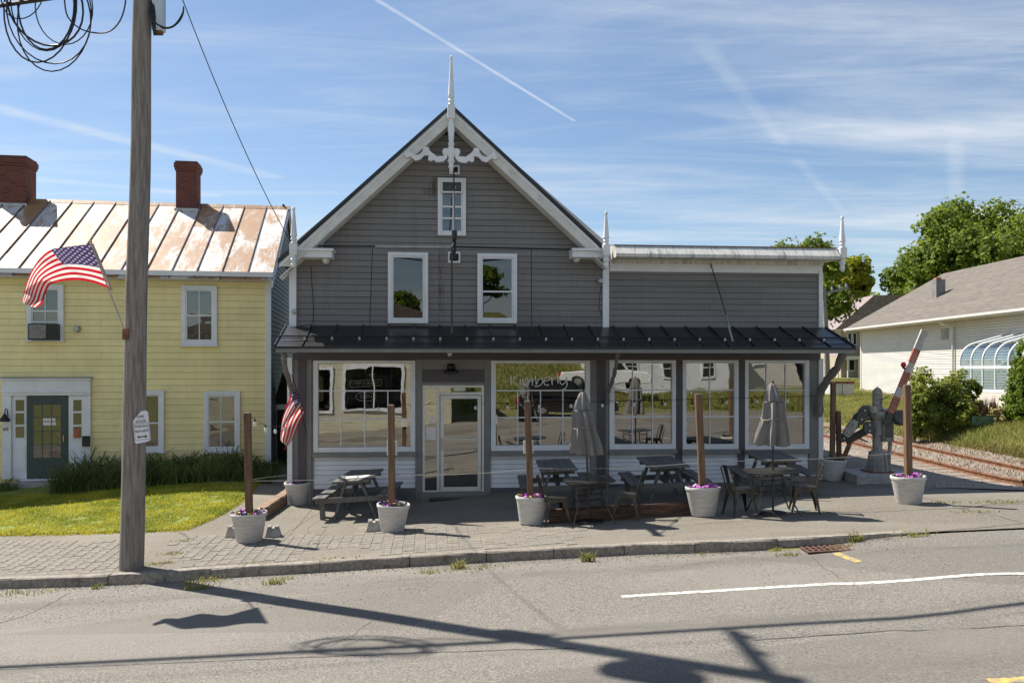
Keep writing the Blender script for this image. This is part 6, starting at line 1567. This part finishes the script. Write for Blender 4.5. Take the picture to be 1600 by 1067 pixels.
# ================================================================== TREES AND SHRUBS
def crown(name, mat, lobes, n, size, parent, seed, upbias=.3):
    """leaf clumps: small bent quads spread through overlapping lobes, denser near the outside"""
    rnd = random.Random(seed); mb = MB(); tint = []
    tot = sum(r[3]*r[4]*r[5] for r in lobes)
    for (cx, cy, cz, rx, ry, rz) in lobes:
        k = int(n * rx*ry*rz / tot)
        for _ in range(k):
            d = Vector((rnd.gauss(0, 1), rnd.gauss(0, 1), rnd.gauss(0, 1))).normalized(); rr = rnd.random()**.42
            rr *= .82 + .30*noise.noise((d.x*2.6+cx, d.y*2.6+cy, d.z*2.6+seed)) + .12*noise.noise((d.x*7+cx, d.y*7, d.z*7))
            p = Vector((cx + d.x*rx*rr, cy + d.y*ry*rr, cz + d.z*rz*rr))
            if noise.noise((p.x/size*.22, p.y/size*.22, p.z/size*.22)) < -.10: continue      # gaps
            nrm = (d + Vector((rnd.gauss(0, .7), rnd.gauss(0, .7), rnd.gauss(0, .7) + upbias))).normalized()
            e1 = nrm.cross(Vector((rnd.gauss(0, 1), rnd.gauss(0, 1), rnd.gauss(0, 1)))).normalized(); e2 = nrm.cross(e1); s_ = size*rnd.uniform(.55, 1.25); b = len(mb.v)
            q = [p - e1*s_ - e2*s_*.35, p + e2*s_*-.55 + nrm*s_*.12, p + e1*s_ - e2*s_*.2, p + e1*s_*.55 + e2*s_*.6 - nrm*s_*.1, p - e1*s_*.5 + e2*s_*.65]
            mb.v += [tuple(x) for x in q]; mb.f.append((b, b+1, b+2, b+3, b+4)); t = rnd.random(); tint += [t]*5
    o = mb.build(name, mat, parent); at = o.data.attributes.new('tint', 'FLOAT', 'POINT'); at.data.foreach_set('value', tint); return o
def tree(label, X, Y, zb_, H, spread, mat, seed, n=9000, leaf=.26, low=.28, name='broadleaf_tree', group='trees behind the houses', lob=9):
    rnd = random.Random(seed); t = tag(empty(name, (X, Y, zb_)), label, 'tree', group)
    mb = MB(); pts = [Vector((0, 0, -.3))]
    for k in range(1, 7): pts.append(Vector((rnd.gauss(0, .03)*H*.3*k/6, rnd.gauss(0, .03)*H*.3*k/6, H*.75*k/6)))
    mb.tube(pts, [H*.030*(1-.13*k) for k in range(7)], 9); mb.build('trunk', m_bark, t)
    lobes = []
    mb = MB()
    for k in range(lob):
        a = rnd.uniform(0, 6.283); z = H*(low + (1-low)*(.12 + .72*rnd.random())); r = spread*rnd.uniform(.15, .62)*(1.15 - abs(z/H-.55))
        c = Vector((r*math.cos(a), r*math.sin(a), z)); lobes.append((c.x, c.y, c.z, spread*rnd.uniform(.34, .52), spread*rnd.uniform(.34, .52), H*rnd.uniform(.13, .20)))
        s0 = pts[min(5, max(1, int(z/H*6)-1))]; mid = s0.lerp(c, .5) + Vector((0, 0, -.05*H)); mb.tube([s0, mid, c], [H*.012, H*.008, H*.003], 6)
    lobes.append((0, 0, H*.86, spread*.36, spread*.36, H*.14))
    mb.build('limbs', m_bark, t); crown('crown', mat, lobes, n, leaf, t, seed, .35); return t
def at(px, py, Y): return P(px, py, Y)
for px, topy, Y, spr, mi, sd_, n, lab in [
    (1470, 318, 66, 6.3, 0, 1, 15000, 'tall dense dark green maple behind the cream house roof, left of centre'), (1555, 304, 70, 6.5, 0, 2, 15000, 'tallest green maple behind the cream house, top right'), (1640, 330, 66, 6.5, 0, 3, 9000, 'green maple cut off by the right edge of the picture'),
    (1418, 388, 92, 4.6, 0, 4, 8000, 'mid-height green tree just left of the cream house ridge'), (1326, 392, 95, 4.2, 1, 5, 8000, 'yellow-green tree between the distant pole and the far house roof'), (1268, 368, 70, 4.6, 0, 6, 8000, 'green tree whose top shows above the wing cornice'), (1292, 420, 98, 4.8, 1, 7, 8000, 'yellow-green tree right behind the distant utility pole'), (1360, 452, 108, 5.0, 1, 8, 6000, 'yellow-green tree farthest back above the far house')]:
    w = at(px, topy, Y); zb_ = gz_all(w.x, Y); tree(lab, w.x, Y, zb_, w.z - zb_, spr, m_leaf[mi], sd_, int(n*2.6), .16 if Y < 80 else .20)
# shrubs by the cream house
def shrub(label, px, pyb, Y, wpx, topy, mat, seed, n, leaf, name='shrub', lob=6, cone=False):
    rnd = random.Random(seed); w = P(px, pyb, Y); zb_ = gz_all(w.x, Y); H = P(px, topy, Y).z - zb_; rad = wpx*Y/F/2
    t = tag(empty(name, (w.x, Y, zb_)), label, 'shrub', 'shrubs on the bank by the cream house'); lobes = []; mb = MB()
    if cone:
        for k in range(6): f = k/5; lobes.append((0, 0, H*(.12+.74*f), rad*(1.0-.72*f), rad*(1.0-.72*f), H*.17)); mb.tube([(0, 0, 0), (0, 0, H*.7)], .05, 6)
    else:
        for k in range(lob):
            a = rnd.uniform(0, 6.28); r = rad*rnd.uniform(.2, .7); lobes.append((r*math.cos(a), r*math.sin(a), H*rnd.uniform(.18, .76), rad*rnd.uniform(.38, .55), rad*rnd.uniform(.38, .55), H*rnd.uniform(.2, .28)))
            mb.tube([(0, 0, -.1), (r*.5*math.cos(a), r*.5*math.sin(a), H*.3), (r*math.cos(a), r*math.sin(a), H*.6)], .02, 5)
    mb.build('stems', m_bark, t); crown('foliage', mat, lobes, n, leaf, t, seed); return t
shrub('large leafy green shrub to the left of the greenhouse', 1466, 650, 28, 112, 566, m_leaf[2], 41, 20000, .055, lob=15)
shrub('bright green shrub at the left foot of the shrubbery', 1428, 652, 27.5, 60, 596, m_leaf[2], 42, 7000, .05, lob=8)
shrub('green shrub crowding the left ribs of the greenhouse', 1512, 645, 28.5, 60, 585, m_leaf[2], 43, 7000, .055)
shrub('dense rounded evergreen at the right edge of the picture', 1596, 655, 27, 78, 528, m_leaf[3], 44, 16000, .042, 'evergreen_shrub', cone=True)
shrub('small bush of pale yellow flowers beside the green planter box', 1561, 651, 27, 24, 627, m_leaf[4], 45, 900, .035, 'flowering_bush')
gp = P(1535, 645, 27.4); pb = tag(empty('planter_box', (gp.x, 27.4, gz_all(gp.x, 27.4))), 'faded green wooden planter box in the grass below the greenhouse', 'planter box')
for k in range(2): MB().box(-.42, .42, -.15, .15, k*.15, k*.15+.146).build('board', m_greenpaint, pb)
MB().box(-.40, .40, -.13, .13, .297, .31).build('soil', m_soil, pb)
rnd = random.Random(77); pts = []
for _ in range(260): x = gp.x + rnd.uniform(-.42, .5); y = 27.5 + rnd.uniform(-.15, .25); pts.append((x, y, gz_all(x, y)+.28, 1))
tag(blades('dry_stems', m_dry, pts, .55, .022, .25, seed=6), 'dry reddish-brown stems standing behind the green planter box', 'plants', kind='stuff')
# meadow grass on the bank and scrub along the track
BANK = [Vector((13.2, 16.8, 0)), Vector((12.9, 22, 0)), Vector((13.4, 30, 0)), Vector((14.5, 46, 0)), Vector((19.6, 46, 0)), Vector((19.6, 33, 0)), Vector((22, 24, 0)), Vector((20, 16.5, 0))]
pts = [(x, y, z-.05, (.55 + .6*sstep(x, 12.9, 14) + .5*noise.noise((x*.8, y*.8, 2))) * (1 if y < 30 else .8)) for x, y, z, s in scatter(BANK, 300, gz_all, rnd)]
tag(blades('meadow_grass', m_tall, pts, .24, .018, .9, seg=3, seed=14), 'rough sunlit meadow grass on the bank beyond the track', 'grass', kind='stuff')
SC = [Vector((12.75, 15.6, 0)), Vector((12.8, 30, 0)), Vector((13.7, 30, 0)), Vector((14.2, 19, 0)), Vector((14.5, 15.2, 0))]
pts = [(x, y, z-.03, .5 + .5*rnd.random()) for x, y, z, s in scatter(SC, 260, gz_all, rnd)]
tag(blades('dry_trackside_grass', m_dry, pts, .20, .016, .9, seed=15), 'brown dry grass along the far side of the rails', 'grass', kind='stuff')
pts = []
for _ in range(5200):
    y = 17.5 + 24*rnd.random()**1.4; x = rl(11.29, y) + (rnd.uniform(-.6, .62) if rnd.random() < .6 else rnd.uniform(.8, 1.9)); pts.append((x, y, gz_all(x, y), .4 + .6*rnd.random()))
tag(blades('weeds_between_rails', m_dry, pts, .15, .016, .9, seed=18), 'dry weeds growing between and beside the rails', 'weeds', kind='stuff')
FAR = [Vector((13, 30, 0)), Vector((9, 36, 0)), Vector((14, 60, 0)), Vector((26, 60, 0)), Vector((19.5, 46, 0)), Vector((15, 44, 0)), Vector((14, 34, 0))]
pts = [(x, y, z-.05, .7) for x, y, z, s in scatter(FAR, 70, gz_all, rnd)] 
pts += [(rl(10.5, y) - rnd.uniform(1.2, 2.2), y, gz_all(9.3, y), .6) for y in [rnd.uniform(30, 60) for _ in range(900)]]
tag(blades('far_meadow_grass', m_tall, pts, .3, .035, .8, seed=16), 'bright grass far up the track around the relay cabinet', 'grass', kind='stuff')
# near gable end of the cream house
z = 1.06; WX = 2*(XR-XH)
while z < ZRh - .25:
    z1 = z + .105; a = .0 if z < ZE else (z-ZE)/rs; a1 = .0 if z1 < ZE else (z1-ZE)/rs
    MB().add([(a, -.022, z), (WX-a, -.022, z), (WX-a1, -.004, z1), (a1, -.004, z1), (a, .0, z), (WX-a, .0, z)], [(0,1,2,3), (0,4,5,1)]).build('vinyl_course', m_vinyl, ch); z += .115
MB().prism([(-ovh, ZE+.06-ovh*rs), (XR-XH, ZRh+.03), (XR-XH, ZRh-.16), (-ovh, ZE-.12-ovh*rs)], -.42, -.38).build('rake_board', m_white, ch)
MB().prism([(2*(XR-XH)+ovh, ZE+.06-ovh*rs), (XR-XH, ZRh+.03), (XR-XH, ZRh-.16), (2*(XR-XH)+ovh, ZE-.12-ovh*rs)], -.42, -.38).build('rake_board', m_white, ch)
# wooded skyline far behind everything
rnd = random.Random(99)
lobes = [(x + rnd.uniform(-4, 4), 170 + rnd.uniform(-14, 14), 3.5 + rnd.uniform(0, 3), 9, 7, 5.5 + rnd.uniform(0, 2.5)) for x in range(-200, 240, 9)]
tag(crown('far_woods', m_leaf[0], lobes, 26000, .75, None, 123), 'distant green woods along the skyline behind the houses', 'woods', kind='stuff')
# ================================================================== ACROSS THE STREET (seen mirrored in the shop windows)
os_ = tag(empty('beige_shop', (-4, -3.2, gz(-4, -3.2))), 'beige clapboard building across the street, mirrored in the left shop window', 'building'); oo = os_.location
def ob(name, mat, x0, x1, y0, y1, z0, z1, parent=None): return MB().box(x0-oo.x, x1-oo.x, y0-oo.y, y1-oo.y, z0-oo.z, z1-oo.z).build(name, mat, parent or os_)
ob('wall', m_beige, -10, 1.3, -11, -3.23, -1, 4.6)
z = -.3
while z < 4.6:
    MB().box(-10-oo.x, 1.3-oo.x, -3.235-oo.y, -3.205-oo.y, z-oo.z, z+.135-oo.z).build('clapboard', m_beige, os_); z += .147
MB().prism([(-10.3-oo.x, 4.6-oo.z), (1.6-oo.x, 4.6-oo.z), (1.6-oo.x, 4.75-oo.z), (-4.3-oo.x, 6.6-oo.z), (-10.3-oo.x, 4.75-oo.z)], -11-oo.y, -2.9-oo.y).build('roof', m_shingle, os_)
for x0, x1, z0, z1 in ((-3.6, -1.05, .85, 2.65), (-6.6, -4.35, .75, 2.6)):
    w = ob('display_window', m_white, x0-.14, x1+.14, -3.2, -3.14, z0-.14, z1+.16); ob('pane', m_upglass, x0, x1, -3.138, -3.134, z0, z1, w); ob('pane_back', m_screen_shade, x0, x1, -3.1395, -3.1385, z0, z1, w); ob('mullion', m_white, (x0+x1)/2-.03, (x0+x1)/2+.03, -3.1335, -3.12, z0, z1, w)  # pane_back colour stands in for the dim room inside
def car(name, label, X, Y, rz, paint, L=4.6, W=1.85, H=1.72, pickup=False):
    t = tag(empty(name, (X, Y, gz_all(X, Y) + .0), rz), label, 'car', 'vehicles parked across the street'); h = L/2
    body = [(-h, .35), (-h+.03, .75), (-h+.12, 1.0), (h*.38, 1.02), (h-.25, .92), (h-.02, .72), (h, .38), (h-.1, .26), (-h+.1, .26)]
    cab = [(-h+.10, 1.0), (-h+.38, H-.06), (-h+.7, H), (h*.02, H-.02), (h*.42, 1.02)] if not pickup else [(-h*.18, 1.0), (-h*.10, H-.05), (h*.12, H), (h*.32, H-.06), (h*.52, 1.02)]
    mb = MB(); mb.prism(body[::-1], -W/2, W/2); mb.build('body', paint, t, bevel=.06)
    mb = MB(); mb.prism(cab[::-1], -W/2+.10, W/2-.10); mb.build('cabin', paint, t, bevel=.05)
    for sy in (-1, 1):
        y = sy*(W/2-.10); pts = [(cab[0][0]+.16, 1.06), (cab[1][0]+.10, H-.16), (cab[3][0]-.02, H-.14), (cab[4][0]-.16, 1.06)]
        mb = MB(); mb.prism(pts[::-1], min(y, y+sy*.008), max(y, y+sy*.008)); mb.build('side_window', m_black, t)
    for sx in (-.60, .62):
        for sy in (-1, 1):
            mb = MB(); c = Vector((sx*h, sy*(W/2-.10), .35)); mb.tube([c - Vector((0, .11, 0)), c + Vector((0, .11, 0))], .35, 20); wh = mb.build('wheel', m_tyre, t)
            MB().tube([c - Vector((0, .115, 0)), c + Vector((0, .115, 0))], .20, 14).build('rim', m_steel, wh)
    for sy in (-1, 1):
        MB().box(-h-.012, -h+.10, sy*(W/2-.17)-.1, sy*(W/2-.17)+.1, .70, .98).build('tail_light', m_redlamp, t); MB().box(h-.16, h+.012, sy*(W/2-.24)-.14, sy*(W/2-.24)+.14, .66, .80).build('headlight', m_paper, t)
    MB().box(-h-.03, -h+.05, -W/2+.05, W/2-.05, .34, .52).build('bumper', m_black, t); MB().box(h-.06, h+.03, -W/2+.05, W/2-.05, .32, .50).build('bumper', m_black, t)
    return t
car('parked_car', 'black sport utility car across the street, mirrored in the name-sign window', 6.7, -2.3, 0.0, m_carblack)
car('parked_car', 'white pickup truck across the street, mirrored behind the black car', 11.4, -11.5, .2, m_carwhite, 5.4, 1.95, 1.85, True)
wh = tag(empty('white_house', (17, -15, gz_all(17, -15))), 'white clapboard house across the street, mirrored in the wing windows', 'house'); wo_ = wh.location
def wbx(name, mat, x0, x1, y0, y1, z0, z1, parent=None): return MB().box(x0-wo_.x, x1-wo_.x, y0-wo_.y, y1-wo_.y, z0-wo_.z, z1-wo_.z).build(name, mat, parent or wh)
zb_ = gz_all(17, -15); wbx('wall', m_white, 13.2, 21, -23, -15.03, zb_-.5, 6.4)
z = zb_
while z < 6.4: MB().box(13.2-wo_.x, 21-wo_.x, -15.035-wo_.y, -15.0-wo_.y, z-wo_.z, z+.13-wo_.z).build('clapboard', m_white, wh); z += .142
MB().prism([(12.8-wo_.x, 6.4-wo_.z), (21.4-wo_.x, 6.4-wo_.z), (17.1-wo_.x, 9.2-wo_.z)], -23.3-wo_.y, -14.6-wo_.y).build('roof', m_shinglepurple, wh)
for xw in (14.3, 16.9, 19.5):
    for zw in (zb_+.9, zb_+3.5):
        w = wbx('window', m_white, xw-.5, xw+.5, -15, -14.95, zw-.1, zw+1.5); wbx('pane', m_dark, xw-.38, xw+.38, -14.949, -14.94, zw, zw+1.4, w); wbx('sash_rail', m_white, xw-.38, xw+.38, -14.939, -14.93, zw+.67, zw+.73, w)
gh2 = tag(empty('grey_house', (26, -17, gz_all(26, -17))), 'grey clapboard house across the street, mirrored in the last wing window', 'house'); g2 = gh2.location
MB().box(-4, 6, -8, -.03, -.5, 5.6).build('wall', m_vinyl, gh2)
z = 0
while z < 5.5: MB().box(-4, 6, -.035, 0, z, z+.15).build('clapboard', m_vinyl, gh2); z += .165
MB().prism([(-4.4, 5.6), (6.4, 5.6), (1, 8.4)], -8.3, .4).build('roof', m_shingle, gh2)
for xw in (-2, 3): w = MB().box(xw-.5, xw+.5, 0, .05, 1.6, 3.2).build('window', m_white, gh2); MB().box(xw-.38, xw+.38, .051, .06, 1.72, 3.08).build('pane', m_dark, w)
for k, (X, Y, H, sp, lab) in enumerate(((1.5, -42, 7.5, 4.0, 'tree across the street mirrored in the left upper window'), (9.5, -46, 4.5, 3.5, 'tree across the street mirrored in the right upper window'), (-6, -40, 9.5, 4, 'tree standing behind the beige building across the street'), (19, -44, 11, 5, 'tree standing behind the white house across the street'))):
    tree(lab, X, Y, gz_all(X, Y), H, sp, m_leaf[0], 60+k, 5000, .30, group='trees across the street')
rnd = random.Random(90); BK = [Vector((2.5, -7.5, 0)), Vector((2.5, -22, 0)), Vector((13, -22, 0)), Vector((13, -14.5, 0)), Vector((24, -14.5, 0)), Vector((24, -5.5, 0)), Vector((11, -7, 0))]
pts = [(x, y, z-.12, .8 + .5*noise.noise((x, y, 1))) for x, y, z, s in scatter(BK, 70, gz_all, rnd)]
tag(blades('roadside_weeds', m_tall, pts, .45, .05, .8, seed=17), 'tall weeds on the bank across the street', 'weeds', kind='stuff')
